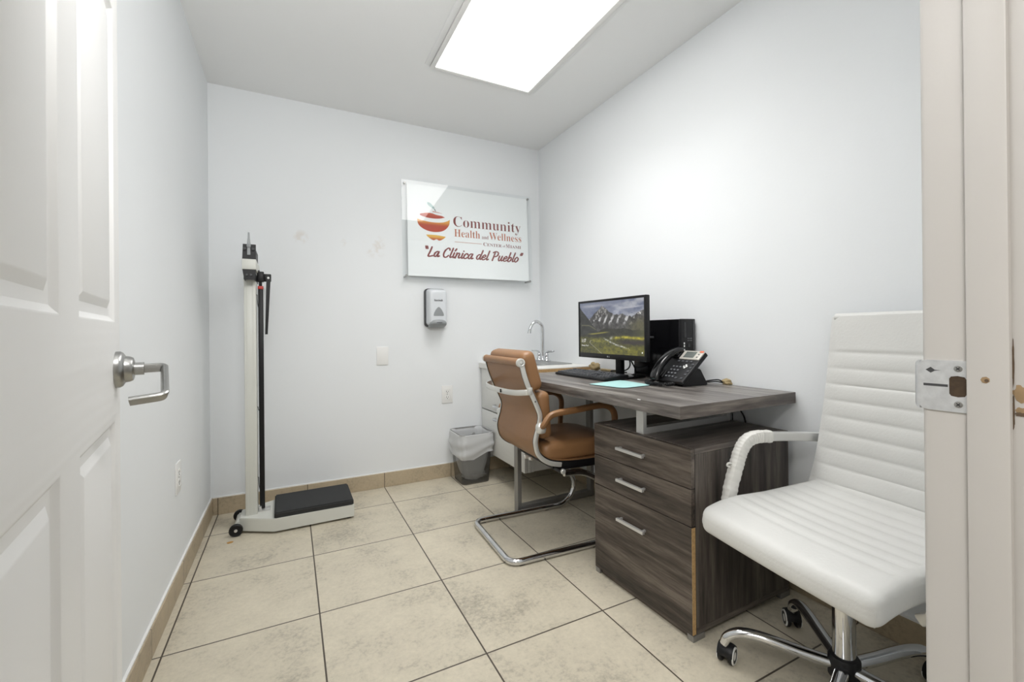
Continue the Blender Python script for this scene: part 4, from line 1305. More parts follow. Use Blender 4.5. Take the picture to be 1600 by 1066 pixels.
# ------------------------------------------------------------------ brown cantilever chair
def brown_chair():
    t = thing('office_chair', 'tan leather cantilever chair with chrome tube base pushed under the desk', 'chair', (1.100, 1.890, 0), R(-2.6))
    # side profile (x, z), top to front
    PR = [(-0.186, 0.886), (-0.182, 0.868), (-0.168, 0.814), (-0.146, 0.757), (-0.108, 0.676), (-0.093, 0.632), (-0.100, 0.585), (-0.114, 0.540), (-0.117, 0.508), (-0.105, 0.464), (-0.074, 0.432), (-0.024, 0.409), (0.06, 0.396), (0.18, 0.392), (0.29, 0.396), (0.345, 0.386)]
    HW = 0.213
    pc = catmull([(x, 0, z) for x, z in PR], 6)
    for s in (-1, 1):
        rail = part('side_rail', MB().bar([(p.x, s * HW, p.z) for p in pc[4:70]], 0.011, 0.021, up=(-1, 0, 0.3), c=0.3), M_ALUW, t, local=True)
        part('rail_screw', MB().lathe([(0.0045, 0), (0.004, 0.003), (0, 0.003)], 10, AX((-0.119, s * (HW + 0.004), 0.70), (1, 0, 0), (0, 0, s), (0, s, 0))), M_CHROME, rail, local=True)
    # sling: thin upholstered shell between the rails
    def sling(off, ins):
        out = []
        n = len(pc)
        for i, p in enumerate(pc):
            d = (pc[min(i + 1, n - 1)] - pc[max(i - 1, 0)]).normalized()
            nn = Vector((d.z, 0, -d.x)) * -1          # towards the sitter
            q = p + nn * off
            out.append((q, ins))
        return out
    W = HW - 0.009
    sm = MB()
    A = sling(0.021, 0); B = sling(-0.007, 0)
    V = []
    n = len(pc)
    for (a, _), (b, _) in zip(A, B):
        V += [(a.x, -W, a.z), (a.x, W, a.z), (b.x, W, b.z), (b.x, -W, b.z)]
    F = []
    for i in range(n - 1):
        for k in range(4):
            F.append((4 * i + k, 4 * i + (k + 1) % 4, 4 * i + 4 + (k + 1) % 4, 4 * i + 4 + k))
    F += [(3, 2, 1, 0), (4 * n - 4, 4 * n - 3, 4 * n - 2, 4 * n - 1)]
    sl = part('back_panel', sm.add(V, F), M_BROWN, t, local=True)
    # dark piping in the gap beside the rails
    for s in (-1, 1):
        part('edge_piping', MB().bar([(q.x, s * (HW - 0.0072), q.z) for q, _ in sling(0.003, 0)[4:]], 0.004, 0.026, up=(-1, 0, 0.3)), M_BLACK, sl, local=True)
    # top roll with polished end caps
    rl = part('top_roll', MB().tube([(-0.186, -HW + 0.008, 0.874), (-0.186, HW - 0.008, 0.874)], 0.0185, 20), M_BROWN, t, local=True)
    for s in (-1, 1):
        m = AX((-0.186, s * (HW - 0.010), 0.874), (1, 0, 0), (0, 0, -s), (0, s, 0))
        part('end_cap', MB().lathe([(0.0195, 0), (0.0200, 0.012), (0.0185, 0.016), (0.013, 0.017), (0.011, 0.0155), (0.0055, 0.0155), (0.0045, 0.018), (0, 0.018)], 28, m), M_ALUW, rl, local=True)
    # two soft back pads
    def pad(za, xa, zb, xb, th, nm):
        c = Vector(((xa + xb) / 2, 0, (za + zb) / 2))
        d = Vector((xb - xa, 0, zb - za))
        ez = d.normalized(); ey = Vector((0, 1, 0)); ex = ey.cross(ez)
        m = AX(c, ex, ey, ez)
        mb = MB().cushion(th, 0.400, d.length, 3.0, 16, mtx=None)
        # cushion() keeps its border radius on local z, so build lying down and stand it up
        mb = MB().cushion(d.length, 0.402, th, 2.6, 22, mtx=m @ AX((0, 0, 0), (0, 0, 1), (0, 1, 0), (-1, 0, 0)))
        return part(nm, mb, M_BROWN, t, local=True)
    pad(0.742, -0.094, 0.922, -0.146, 0.076, 'head_cushion')
    pad(0.520, -0.052, 0.738, -0.064, 0.070, 'back_cushion')
    # seat cushion
    seat = MB().cushion(0.455, 0.404, 0.088, 2.8, 22, mtx=Matrix.Translation((0.155, 0, 0.452)), warp=lambda c: Vector((c.x, c.y, c.z + 0.006 * (1 - (c.y / 0.2) ** 2) - (0.02 * max(0, c.x - 0.12) / 0.1 if c.x > 0.12 else 0))))
    part('seat_cushion', seat, M_BROWN, t, local=True)
    # bowed brace across the back
    bp = catmull([(-0.139, -HW, 0.742), (-0.164, -HW + 0.010, 0.741), (-0.196, -HW + 0.050, 0.738), (-0.212, -0.07, 0.736), (-0.214, 0.07, 0.736), (-0.202, HW - 0.050, 0.738), (-0.168, HW - 0.008, 0.741), (-0.139, HW, 0.742)], 8)
    br = part('back_brace', MB().bar(bp, 0.008, 0.026, c=0.35), M_ALUW, t, local=True)
    part('brace_plug', MB().box(-0.2215, -0.064, 0.728, -0.2155, -0.056, 0.744, 0.001), M_BLACK, br, local=True)
    for s in (-1, 1):
        part('brace_clamp', MB().box(-0.154, s * HW - 0.008, 0.730, -0.132, s * HW + 0.008, 0.764, 0.004), M_ALUW, br, local=True)
    # arm loops with tan sleeves
    for s in (-1, 1):
        ya = s * (HW + 0.032)
        P = catmull([(-0.090, s * (HW + 0.008), 0.580), (-0.086, ya, 0.604), (-0.060, ya, 0.634), (-0.020, ya, 0.645), (0.08, ya, 0.652), (0.20, ya, 0.662), (0.250, ya, 0.656), (0.283, ya, 0.632), (0.293, ya, 0.594), (0.286, ya, 0.52), (0.272, s * (HW + 0.018), 0.44), (0.262, s * (HW + 0.010), 0.404)], 7)
        arm = part('armrest', MB().bar(P, 0.030, 0.024, up=(0, 0, 1), c=0.45), M_BROWN, t, local=True)
        part('arm_bracket', MB().cushion(0.042, 0.026, 0.050, 3, 8, mtx=Matrix.Translation((-0.094, s * (HW + 0.010), 0.578))), M_ALUW, arm, local=True)
    # dark under-seat frame
    uf = MB()
    for s in (-1, 1):
        uf.bar([(0.00, s * 0.150, 0.378), (0.34, s * 0.150, 0.366)], 0.022, 0.020)
        uf.bar([(0.02, s * 0.195, 0.380), (0.33, s * 0.195, 0.376)], 0.016, 0.016)
    uf.bar([(0.02, -0.215, 0.370), (0.02, 0.215, 0.370)], 0.030, 0.018, up=(0, 0, 1)).bar([(0.24, -0.215, 0.366), (0.24, 0.215, 0.366)], 0.030, 0.018, up=(0, 0, 1))
    fr = part('under_frame', uf, M_BLACK, t, local=True)
    for x, z in ((0.02, 0.370), (0.24, 0.366)):
        for s in (-1, 1):
            part('frame_bolt', MB().lathe([(0.012, 0), (0.012, 0.010), (0.009, 0.013), (0, 0.013)], 18, AX((x, s * 0.214, z), (1, 0, 0), (0, 0, -s), (0, s, 0))), M_ALUW, fr, local=True)
    kb = MB()
    for k in (0, 1):
        kb.lathe([(0.008, 0), (0.0095, 0.004), (0.0095, 0.014), (0.006, 0.018), (0, 0.018)], 16, AX((-0.070 - 0.024 * k, -0.085, 0.405 + 0.012 * k), (0, 1, 0), (0, 0, 1), (-1, 0, 0.2)))
    part('adjust_knob', kb, M_ALUW, fr, local=True)
    # chrome cantilever loop on the floor
    r = 0.0145
    YL = 0.232
    side = lambda s: [(0.205, s * YL, r + 0.001), (0.285, s * YL, 0.020), (0.345, s * YL, 0.066), (0.362, s * YL, 0.128), (0.330, s * YL, 0.200), (0.262, s * (YL - 0.006), 0.272), (0.190, s * (YL - 0.012), 0.322), (0.120, s * (YL - 0.018), 0.352), (0.03, s * (YL - 0.022), 0.358)]
    rear = round_path([(0.205, -YL, r + 0.001), (-0.252, -YL, r + 0.001), (-0.252, YL, r + 0.001), (0.205, YL, r + 0.001)], 0.055, 8)
    L1 = list(reversed(catmull(side(-1), 8)[1:]))
    L2 = catmull(side(1), 8)[1:]
    part('cantilever_tube', MB().tube(L1 + rear + L2, r, 16), M_CHROME, t, local=True)
    for s in (-1, 1):
        for x in (-0.20, 0.18):
            part('floor_glide', MB().box(x - 0.012, s * YL - 0.008, 0, x + 0.012, s * YL + 0.008, 0.006, 0.002), M_BLACK, t, local=True)
brown_chair()

# ------------------------------------------------------------------ white swivel chair
def white_chair():
    cx, cy = 1.342, 0.655
    t = thing('swivel_chair', 'white ribbed leather office chair on chrome castor base beside the door', 'chair', (cx, cy, 0), R(171))
    # seat, slightly dished, with cross ribs and a waterfall front
    def warp(c):
        ridge = 0.0052 * (abs(math.sin(c.x / 0.050 * math.pi)) ** 0.55) if abs(c.y) < 0.225 and c.x < 0.16 else 0.0052
        z = c.z + (ridge if c.z > 0.01 else 0)
        z += 0.018 * (abs(c.y) / 0.26) ** 2 * (0.5 if c.z > 0 else 0.2)
        f = max(0, c.x - 0.10) / 0.15
        z -= 0.030 * f ** 2
        z += 0.020 * max(0, -c.x) / 0.25
        return Vector((c.x, c.y * (1 - 0.05 * max(0, -c.x) / 0.25), z))
    seat = part('seat', MB().cushion(0.500, 0.502, 0.066, 2.6, 62, mtx=Matrix.Translation((0, -0.010, 0.441)), warp=warp), M_WHITEL, t, local=True, angle=60)
    sp = [(0.226, y, 0.430 + 0.006) for y in (-0.2, 0.2)]
    for s in (-1, 1):
        part('corner_seam', MB().tube(catmull([(0.200, s * 0.213 - 0.010, 0.471), (0.230, s * 0.237 - 0.010, 0.4565), (0.2425, s * 0.243 - 0.010, 0.418), (0.234, s * 0.235 - 0.010, 0.392)], 6), 0.0016, 6), M_WHITEL, seat, local=True)
    # back: reclined, waisted, horizontal ribs below a plain head band
    zl, zh = 0.452, 1.052
    def back(side):
        def f(u, v):
            z = zl + (zh - zl) * v
            a = (u - 0.5) * 2
            hw = 0.262 - 0.030 * v - 0.012 * math.sin(math.pi * min(1, v * 1.05)) + 0.006 * v
            x = -0.232 - 0.060 * v - 0.020 * v * v
            x += 0.022 * (1 - min(1, v / 0.25)) ** 2 * 1.0        # curls into the seat
            x += 0.018 * a * a * (1 - 0.4 * v)                     # wraps round the sitter
            th = 0.015 * (1 - abs(a) ** 8)
            if side > 0:
                rib = 0
                if v < 0.80:
                    rib = 0.0062 * (abs(math.sin(math.pi * (v - 0.005) / 0.0885)) ** 0.36)
                else:
                    rib = 0.0062 * min(1, (v - 0.80) / 0.02) ** 0.5
                x += th + rib * (1 - abs(a) ** 6)
            else:
                x -= th
            return Vector((x, a * hw, z))
        return f
    NU, NV = 25, 150
    bm_ = MB()
    bk = bm_.bm
    rows = {}
    for side in (1, -1):
        f = back(side)
        rows[side] = [[bk.verts.new(f(i / (NU - 1), j / (NV - 1))) for j in range(NV)] for i in range(NU)]
        V = rows[side]
        for i in range(NU - 1):
            for j in range(NV - 1):
                bk.faces.new((V[i][j], V[i + 1][j], V[i + 1][j + 1], V[i][j + 1]))
    Fa, Ba = rows[1], rows[-1]
    for i in range(NU - 1):
        for j in (0, NV - 1):
            bk.faces.new((Fa[i][j], Fa[i + 1][j], Ba[i + 1][j], Ba[i][j]))
    for j in range(NV - 1):
        for i in (0, NU - 1):
            bk.faces.new((Fa[i][j], Fa[i][j + 1], Ba[i][j + 1], Ba[i][j]))
    backp = part('backrest', bm_, M_WHITEL, t, local=True, angle=50)
    part('top_rod', MB().tube([(-0.312, -0.236, 1.046), (-0.312, 0.236, 1.046)], 0.0085, 14), M_CHROME, backp, local=True)
    hr = [(-0.304, -0.226, 1.050), (-0.304, 0.226, 1.050)]
    part('top_roll', MB().tube(hr, 0.0135, 16), M_WHITEL, backp, local=True)
    # flat steel arms, front half wrapped in white vinyl
    for s in (-1, 1):
        ya = s * 0.283
        path = [(-0.275, s * 0.262, 0.634), (-0.18, ya, 0.640), (-0.05, ya, 0.650), (0.00, ya, 0.651), (0.035, ya, 0.640), (0.060, ya, 0.610), (0.080, ya, 0.560), (0.105, ya, 0.485), (0.118, s * 0.274, 0.425), (0.105, s * 0.24, 0.392)]
        P = catmull(path, 8)
        arm = part('armrest', MB().bar(P, 0.024, 0.030, up=(0, 0, 1), c=0.2), M_ALU, t, local=True)
        idx = [i for i, p in enumerate(P) if p.x > -0.066 and p.z > 0.445]
        Q = P[idx[0]:idx[-1] + 1]
        sc = [1 + 0.035 * math.sin(i * 2.1) + 0.03 * math.sin(i * 0.9 + 1) for i in range(len(Q))]
        Qd = catmull(Q, 3)
        scd = [1 + 0.030 * math.sin(i * 1.1) + 0.022 * math.sin(i * 0.47 + 1) for i in range(len(Qd))]
        part('arm_sleeve', MB().bar(Qd, 0.034, 0.040, up=(0, 0, 1), c=0.3, scale=scd), M_SLEEVE, arm, local=True, label='wrinkled white vinyl sleeve')
        part('sleeve_tie', MB().tube(catmull([(0.088, ya, 0.570), (0.108, ya - 0.002, 0.575), (0.112, ya - 0.004, 0.566), (0.104, ya, 0.562)], 4), 0.003, 6), M_SLEEVE, arm, local=True)
    part('seat_plate', MB().box(-0.14, -0.09, 0.372, 0.12, 0.09, 0.392, 0.006), M_BLACK, t, local=True)
    # gas column
    part('column', MB().lathe([(0.0265, 0.120), (0.0265, 0.300), (0.024, 0.3015)], 32), M_CHROME, t, local=True)
    part('column_shroud', MB().lathe([(0.0285, 0.285), (0.0295, 0.292), (0.0295, 0.326), (0.024, 0.330)], 32).lathe([(0.014, 0.326), (0.014, 0.374)], 20), M_BLACK, t, local=True)
    part('hub', MB().lathe([(0.034, 0.062), (0.037, 0.066), (0.037, 0.116), (0.033, 0.122), (0.027, 0.124)], 32), M_BLACK, t, local=True)
    for k in range(5):
        wa = 126 - 72 * k                    # world bearing
        a = R(wa - 171)
        ca, sa = math.cos(a), math.sin(a)
        pr_ = [(0.024, 0.094), (0.10, 0.100), (0.17, 0.108), (0.22, 0.110), (0.258, 0.103), (0.284, 0.084), (0.294, 0.062)]
        pts = catmull([(r_ * ca, r_ * sa, z) for r_, z in pr_], 6)
        sc = [1.0 - 0.10 * i / (len(pts) - 1) for i in range(len(pts))]
        part('base_arm', MB().bar(pts, 0.034, 0.028, up=(0, 0, 1), c=0.45, scale=sc), M_CHROME, t, local=True, angle=50)
        cr, yw = 0.290, R([-106, -4, 10, -40, 60][k])
        o = Vector((cr * ca, cr * sa, 0))
        mz = Matrix.Translation(o) @ Matrix.Rotation(a + yw, 4, 'Z')
        c0 = part('caster', MB().lathe([(0.005, 0.045), (0.005, 0.075)], 10, Matrix.Translation(o)), M_STEEL, t, local=True)
        hood = MB()
        def hd(u, v):
            an = math.pi * (0.02 + 0.96 * u)
            y = (v - 0.5) * 0.044
            k_ = 1 - 0.12 * abs(2 * v - 1) ** 3
            return mz @ Vector((0.012 + 0.0285 * math.cos(an) * k_, y, 0.028 + 0.031 * math.sin(an) * k_))
        hood.grid(hd, 18, 9)
        part('hood', hood, M_BLACK, c0, local=True)
        for s in (-1, 1):
            m = mz @ AX((0.012, s * 0.009, 0.0262), (1, 0, 0), (0, 0, -s), (0, s, 0))
            part('wheel', MB().lathe([(0.006, 0), (0.024, 0), (0.0262, 0.003), (0.0262, 0.010), (0.024, 0.0135), (0.017, 0.015), (0.006, 0.013)], 28, m), M_BLACK, c0, local=True)
            part('wheel_ring', MB().lathe([(0.0252, 0.0115), (0.0246, 0.0140), (0.0205, 0.0152), (0.0200, 0.0140)], 28, m), M_WHITEP, c0, local=True, label='pale ring on the wheel')
white_chair()
# ------------------------------------------------------------------ things on the desk
ZD = 0.7690
def landscape(nx, ny):
    """mountain wallpaper shown on the screen: sRGB colours on a grid, row 0 at the top"""
    rng = np.random.RandomState(3)
    def vnoise(fx, fy, seed):
        r = np.random.RandomState(seed)
        gx, gy = int(fx) + 2, int(fy) + 2
        g = r.rand(gy, gx)
        X = np.linspace(0, fx * 0.999, nx); Y = np.linspace(0, fy * 0.999, ny)
        x0, y0 = X.astype(int), Y.astype(int)
        tx, ty = X - x0, Y - y0
        tx, ty = tx * tx * (3 - 2 * tx), ty * ty * (3 - 2 * ty)
        a = g[np.ix_(y0, x0)]; b = g[np.ix_(y0, x0 + 1)]; c = g[np.ix_(y0 + 1, x0)]; d = g[np.ix_(y0 + 1, x0 + 1)]
        return (a * (1 - tx) + b * tx) * (1 - ty)[:, None] + (c * (1 - tx) + d * tx) * ty[:, None]
    def fbm(fx, fy, seed, o=4):
        s = 0; a = 1; t = 0
        for k in range(o):
            s = s + a * vnoise(fx * 2 ** k, fy * 2 ** k, seed + k); t += a; a *= 0.55
        return s / t
    U, V = np.meshgrid(np.linspace(0, 1, nx), np.linspace(0, 1, ny))
    u1 = np.linspace(0, 1, nx)
    C3 = lambda c: np.array(c, float)[None, None, :]
    def mixc(img, c, m):
        return img * (1 - m[..., None]) + np.array(c, float) * m[..., None]
    cl = fbm(3, 5, 11); cl2 = fbm(6, 9, 31)
    img = np.ones((ny, nx, 3)) * C3((118, 124, 142))
    img = mixc(img, (170, 172, 180), np.clip((cl - 0.42) * 4, 0, 1))
    img = mixc(img, (92, 100, 124), np.clip((0.45 - cl2) * 5, 0, 1) * 0.8)
    img = mixc(img, (205, 206, 212), np.exp(-((U - 0.63) / 0.06) ** 2 - ((V - 0.22) / 0.07) ** 2) * np.clip(cl2 * 1.5, 0, 1))
    img = mixc(img, (196, 196, 202), np.exp(-((U - 0.85) / 0.16) ** 2 - ((V - 0.145 + 0.06 * (U - 0.85)) / 0.014) ** 2) * 0.8)
    img = mixc(img, (184, 184, 190), np.exp(-((U - 0.22) / 0.2) ** 2 - ((V - 0.07) / 0.03) ** 2) * 0.7)
    jag = (fbm(24, 2, 51)[0] - 0.5)
    # main massif
    ridge = np.interp(u1, [0, 0.10, 0.18, 0.25, 0.33, 0.385, 0.43, 0.50, 0.58, 0.64, 0.70, 0.76, 0.84, 0.90, 0.96, 1.0],
                      [0.60, 0.44, 0.31, 0.235, 0.15, 0.075, 0.13, 0.20, 0.265, 0.275, 0.255, 0.30, 0.315, 0.255, 0.215, 0.20]) + jag * 0.05
    rock = V > ridge[None, :]
    rk = fbm(26, 18, 71); rk2 = fbm(60, 30, 91, 3)
    tone = 62 + 70 * (rk - 0.35) + 46 * (rk2 - 0.5)
    rc = np.stack([tone * 1.02, tone, tone * 0.98], -1)
    img = np.where(rock[..., None], rc, img)
    depth = V - ridge[None, :]
    # snow gullies slanting down to the left
    sl = U * 1.0 + (V) * 0.42
    gul = np.sin(sl * 62 + 5 * fbm(5, 4, 131)) * 0.5 + 0.5
    snow = rock & (V < 0.47) & (U > 0.14) & (U < 0.88)
    band = np.clip((V - 0.22) / 0.10, 0, 1) * np.clip((0.47 - V) / 0.08, 0, 1)
    sm = snow * np.clip((gul - 0.62) * 5, 0, 1) * np.clip((rk - 0.38) * 6, 0, 1) * band
    img = mixc(img, (206, 206, 206), sm * 0.9)
    img = mixc(img, (172, 170, 166), (rock & (depth < 0.16) & (U > 0.28) & (U < 0.46)) * np.clip((rk2 - 0.45) * 4, 0, 1) * 0.75)
    img = mixc(img, (232, 230, 226), rock * np.exp(-((U - 0.94) / 0.035) ** 2 - ((V - 0.26) / 0.035) ** 2) * np.clip((rk2 - 0.4) * 5, 0, 1))
    # right slope turning olive
    olive = rock * np.clip((U - 0.78 + 0.25 * (V - 0.3)) * 6, 0, 1) * np.clip((V - 0.30) * 8, 0, 1)
    img = mixc(img, (104, 100, 70), olive * 0.75 * np.clip(0.4 + rk, 0, 1))
    # dark left flank
    left = V > np.interp(u1, [0, 0.05, 0.16, 0.30, 0.40], [0.085, 0.17, 0.33, 0.56, 0.66])[None, :]
    left &= (U < 0.42)
    lt = 52 + 40 * (fbm(14, 12, 151) - 0.5)
    img = np.where(left[..., None], np.stack([lt, lt * 1.02, lt * 0.98], -1), img)
    img = mixc(img, (118, 116, 88), left * np.exp(-((V - (0.445 + 0.05 * U + 0.9 * np.clip(U - 0.16, 0, 1) ** 1.2 * 1.1)) / 0.012) ** 2) * (U > 0.03) * (U < 0.28) * 0.8)
    # dark wooded hill across the valley
    hill = V > np.interp(u1, [0, 0.30, 0.36, 0.46, 0.60, 0.72, 0.85, 1.0], [0.66, 0.60, 0.545, 0.51, 0.535, 0.515, 0.555, 0.56])[None, :] + jag * 0.012
    ht = 54 + 26 * (fbm(30, 24, 171) - 0.5)
    img = np.where(hill[..., None], np.stack([ht * 1.0, ht, ht * 0.86], -1), img)
    right = hill * np.clip((U - 0.82) * 5, 0, 1)
    img = mixc(img, (98, 98, 58), right * 0.7)
    # valley floor
    g = fbm(28, 26, 191); g2 = fbm(60, 60, 211, 3)
    floor = np.clip((V - 0.66) * 22, 0, 1)
    gc = np.stack([74 + 62 * (g - 0.4) + 40 * (g2 - 0.5), 74 + 58 * (g - 0.4) + 36 * (g2 - 0.5), 44 + 26 * (g - 0.4)], -1)
    img = img * (1 - floor[..., None]) + gc * floor[..., None]
    img = mixc(img, (172, 164, 74), np.exp(-((V - 0.605 - 0.018 * np.sin(U * 9)) / 0.012) ** 2) * np.clip((U - 0.12) * 10, 0, 1) * np.clip((0.52 - U) * 10, 0, 1) * 0.85)
    yb = np.exp(-((V - (0.68 + 0.03 * np.abs(U - 0.72) * 3)) / 0.026) ** 2) * np.clip((U - 0.52) * 12, 0, 1)
    img = mixc(img, (196, 184, 62), yb * np.clip(g * 1.7 - 0.1, 0, 1))
    img = mixc(img, (56, 50, 56), np.exp(-((V - 0.775) / 0.045) ** 2) * np.clip((U - 0.60) * 8, 0, 1) * 0.85)
    img = mixc(img, (128, 124, 48), np.clip((V - 0.80) * 9, 0, 1) * np.clip(g * 1.5 - 0.2, 0, 1) * np.clip((U - 0.18) * 4, 0, 1))
    img = mixc(img, (150, 146, 66), np.exp(-((V - 0.76 - 0.10 * (U - 0.3)) / 0.03) ** 2) * (U > 0.2) * (U < 0.5) * np.clip(g2 * 1.6 - 0.3, 0, 1))
    # river and footpath
    riv = np.interp(U, [0.40, 0.46, 0.52, 0.60, 0.70, 0.80], [0.70, 0.735, 0.775, 0.82, 0.855, 0.90])
    img = mixc(img, (206, 208, 210), np.exp(-((V - riv) / (0.012 + 0.006 * rk2)) ** 2) * (U > 0.41) * (U < 0.80) * np.clip(g2 * 2.2 - 0.5, 0, 1))
    img = mixc(img, (190, 190, 184), np.exp(-((U - 0.53 - 0.10 * (0.70 - V) * 8 * 0.5) / 0.02) ** 2 - ((V - 0.70) / 0.03) ** 2) * 0.8)
    pth = np.interp(V, [0.72, 0.765, 0.80, 0.86, 0.93, 1.0], [0.215, 0.185, 0.175, 0.235, 0.31, 0.375])
    img = mixc(img, (172, 170, 150), np.exp(-((U - pth) / 0.007) ** 2) * (V > 0.74) * 0.9)
    img = img * (0.94 + 0.12 * (g2[..., None] - 0.5))
    return np.clip(img, 0, 255)

M_SCREEN = bpy.data.materials.new('lit_screen')
M_SCREEN.use_nodes = True
_nt = M_SCREEN.node_tree
_b = _nt.nodes['Principled BSDF']
_at = _nt.nodes.new('ShaderNodeAttribute'); _at.attribute_name = 'picture'
_nt.links.new(_at.outputs['Color'], _b.inputs['Emission Color'])
_b.inputs['Emission Strength'].default_value = 1.05
_b.inputs['Base Color'].default_value = (0.012, 0.012, 0.013, 1)
_b.inputs['Roughness'].default_value = 0.35
M_GLOWW = mat('screen_text_white', (215, 215, 215), 0.5, emit=0.8)

def monitor():
    xf, y0, y1, z0, z1 = 1.470, 1.513, 2.040, 0.8655, 1.178
    t = thing('monitor', 'black flat-screen monitor on the desk showing a mountain landscape', 'monitor', (1.55, 1.78, ZD), 0)
    b = 0.013
    sy0, sy1, sz0, sz1 = y0 + b, y1 - b, z0 + 0.026, z1 - 0.012
    mb = MB()
    mb.box(xf, y0, z0, xf + 0.020, y0 + b, z1, 0.0012).box(xf, y1 - b, z0, xf + 0.020, y1, z1, 0.0012)
    mb.box(xf, y0 + b, sz1, xf + 0.020, y1 - b, z1, 0.0012).box(xf, y0 + b, z0, xf + 0.020, y1 - b, sz0, 0.0012)
    bez = part('bezel', mb, M_BLACK, t)
    back = MB().box(xf + 0.0202, y0 + 0.001, z0 + 0.001, xf + 0.026, y1 - 0.001, z1 - 0.001, 0.002)
    back.box(xf + 0.026, y0 + 0.10, z0 + 0.05, xf + 0.050, y1 - 0.10, z1 - 0.06, 0.008)
    part('back_shell', back, M_BLACK, t)
    nx, ny = 220, 124
    img = landscape(nx, ny)
    im = np.where(img / 255 <= 0.04045, img / 255 / 12.92, ((img / 255 + 0.055) / 1.055) ** 2.4)
    sm = MB()
    xs_ = xf + 0.0025
    sm.grid(lambda u, v: Vector((xs_, sy1 + (sy0 - sy1) * u, sz1 + (sz0 - sz1) * v)), nx, ny)
    scr = part('screen', sm, M_SCREEN, t, smooth=False)
    at = scr.data.color_attributes.new('picture', 'FLOAT_COLOR', 'POINT')
    col = np.ones((nx, ny, 4), np.float32)
    col[..., :3] = im.transpose(1, 0, 2)
    at.data.foreach_set('color', col.reshape(-1))
    X = lambda u, v: AX((xs_ - 0.0006, sy1 + (sy0 - sy1) * u, sz1 + (sz0 - sz1) * v), (0, -1, 0), (0, 0, 1), (-1, 0, 0))
    part('clock_text', MB().text('1:17', X(0.035, 0.790), width=0.036, height=0.019, thin=0.004).text('Monday, May 5', X(0.030, 0.865), width=0.062, height=0.009), M_GLOWW, scr, smooth=False)
    part('tray_icon', MB().lathe([(0.0038, 0), (0.0038, 0.0002)], 12, X(0.972, 0.945)), M_GLOWW, scr, smooth=False)
    lg = MB().lathe([(0.0042, 0), (0.0042, 0.0003)], 16, AX((xf - 0.0002, 1.7875, z0 + 0.0125), (0, -1, 0), (0, 0, 1), (-1, 0, 0)))
    lg.text('LG', AX((xf - 0.0004, 1.781, z0 + 0.0092), (0, -1, 0), (0, 0, 1), (-1, 0, 0)), width=0.010, height=0.0066, thin=0.02)
    part('maker_mark', lg, M_GREYP, bez, smooth=False, label='small grey maker mark')
    st = MB().box(xf + 0.066, 1.764, ZD + 0.010, xf + 0.094, 1.806, 1.02, 0.004).box(xf + 0.048, 1.750, 0.95, xf + 0.068, 1.82, 1.03, 0.003)
    part('stand_post', st, M_BLACK, t)
    part('stand_base', MB().box(1.497, 1.672, ZD + 0.0002, 1.622, 1.898, ZD + 0.012, 0.005, 3), M_BLACKG, t)
    cb = MB()
    cb.tube(catmull([(xf + 0.052, 1.745, 0.93), (xf + 0.085, 1.71, 0.86), (xf + 0.115, 1.705, 0.80), (1.6, 1.76, ZD + 0.008), (1.62, 1.80, ZD + 0.006), (1.64, 1.83, ZD + 0.006)], 8), 0.0036, 8)
    cb.tube(catmull([(xf + 0.052, 1.725, 0.92), (xf + 0.09, 1.72, 0.845), (1.60, 1.80, 0.80), (1.61, 1.92, ZD + 0.020), (1.66, 1.97, ZD + 0.006), (1.70, 1.90, ZD + 0.006)], 8), 0.0036, 8)
    part('cable', cb, M_BLACK, t)
monitor()

def tower():
    x0, x1, y0, y1, z0, z1 = 1.646, 1.7345, 1.463, 1.785, ZD + 0.003, 1.064
    t = thing('computer_tower', 'black slim desktop computer standing upright behind the monitor by the wall', 'computer', ((x0 + x1) / 2, (y0 + y1) / 2, ZD))
    part('case', MB().box(x0, y0 + 0.018, z0, x1, y1, z1, 0.003), M_BLACKG, t)
    bz = part('front_bezel', MB().box(x0 - 0.0015, y0, z0, x1 + 0.0015, y0 + 0.0185, z1 + 0.001, 0.004), M_BLACK, t)
    part('bezel_trim', MB().box(x1 - 0.014, y0 - 0.0015, z0 + 0.006, x1 - 0.002, y0 + 0.001, z1 - 0.006, 0.001), M_DKGREY, bz)
    part('optical_drive', MB().box(x0 + 0.010, y0 - 0.001, 0.975, x0 + 0.026, y0 + 0.001, 1.050, 0.0006), M_BLACKG, bz)
    ports = MB()
    for z in (0.949, 0.936, 0.918):
        ports.box(x0 + 0.011, y0 - 0.0012, z - 0.0045, x0 + 0.0175, y0 + 0.0005, z + 0.0045)
    part('usb_port', ports, M_WHITEP, bz, smooth=False, label='three pale front ports')
    part('power_button', MB().box(x0 + 0.036, y0 - 0.0015, 0.930, x0 + 0.052, y0 + 0.0005, 0.948, 0.001), M_BLACKG, bz)
    au = MB()
    for dx in (0.040, 0.052, 0.062):
        for z in (0.962, 0.972):
            au.lathe([(0.0022, 0), (0.0022, 0.0006)], 10, AX((x0 + dx, y0 - 0.0004, z), (1, 0, 0), (0, 0, 1), (0, -1, 0)))
    part('audio_jack', au, M_GREYP, bz)
    part('side_latch', MB().box(x0 - 0.004, 1.640, 0.972, x0 + 0.001, 1.672, 0.982, 0.002), M_DKGREY, t)
    ft = MB()
    for x in (x0 + 0.015, x1 - 0.015):
        for y in (y0 + 0.03, y1 - 0.03):
            ft.lathe([(0.008, 0), (0.008, 0.0035)], 12, Matrix.Translation((x, y, ZD)))
    part('foot', ft, M_RUBBER, t)
tower()

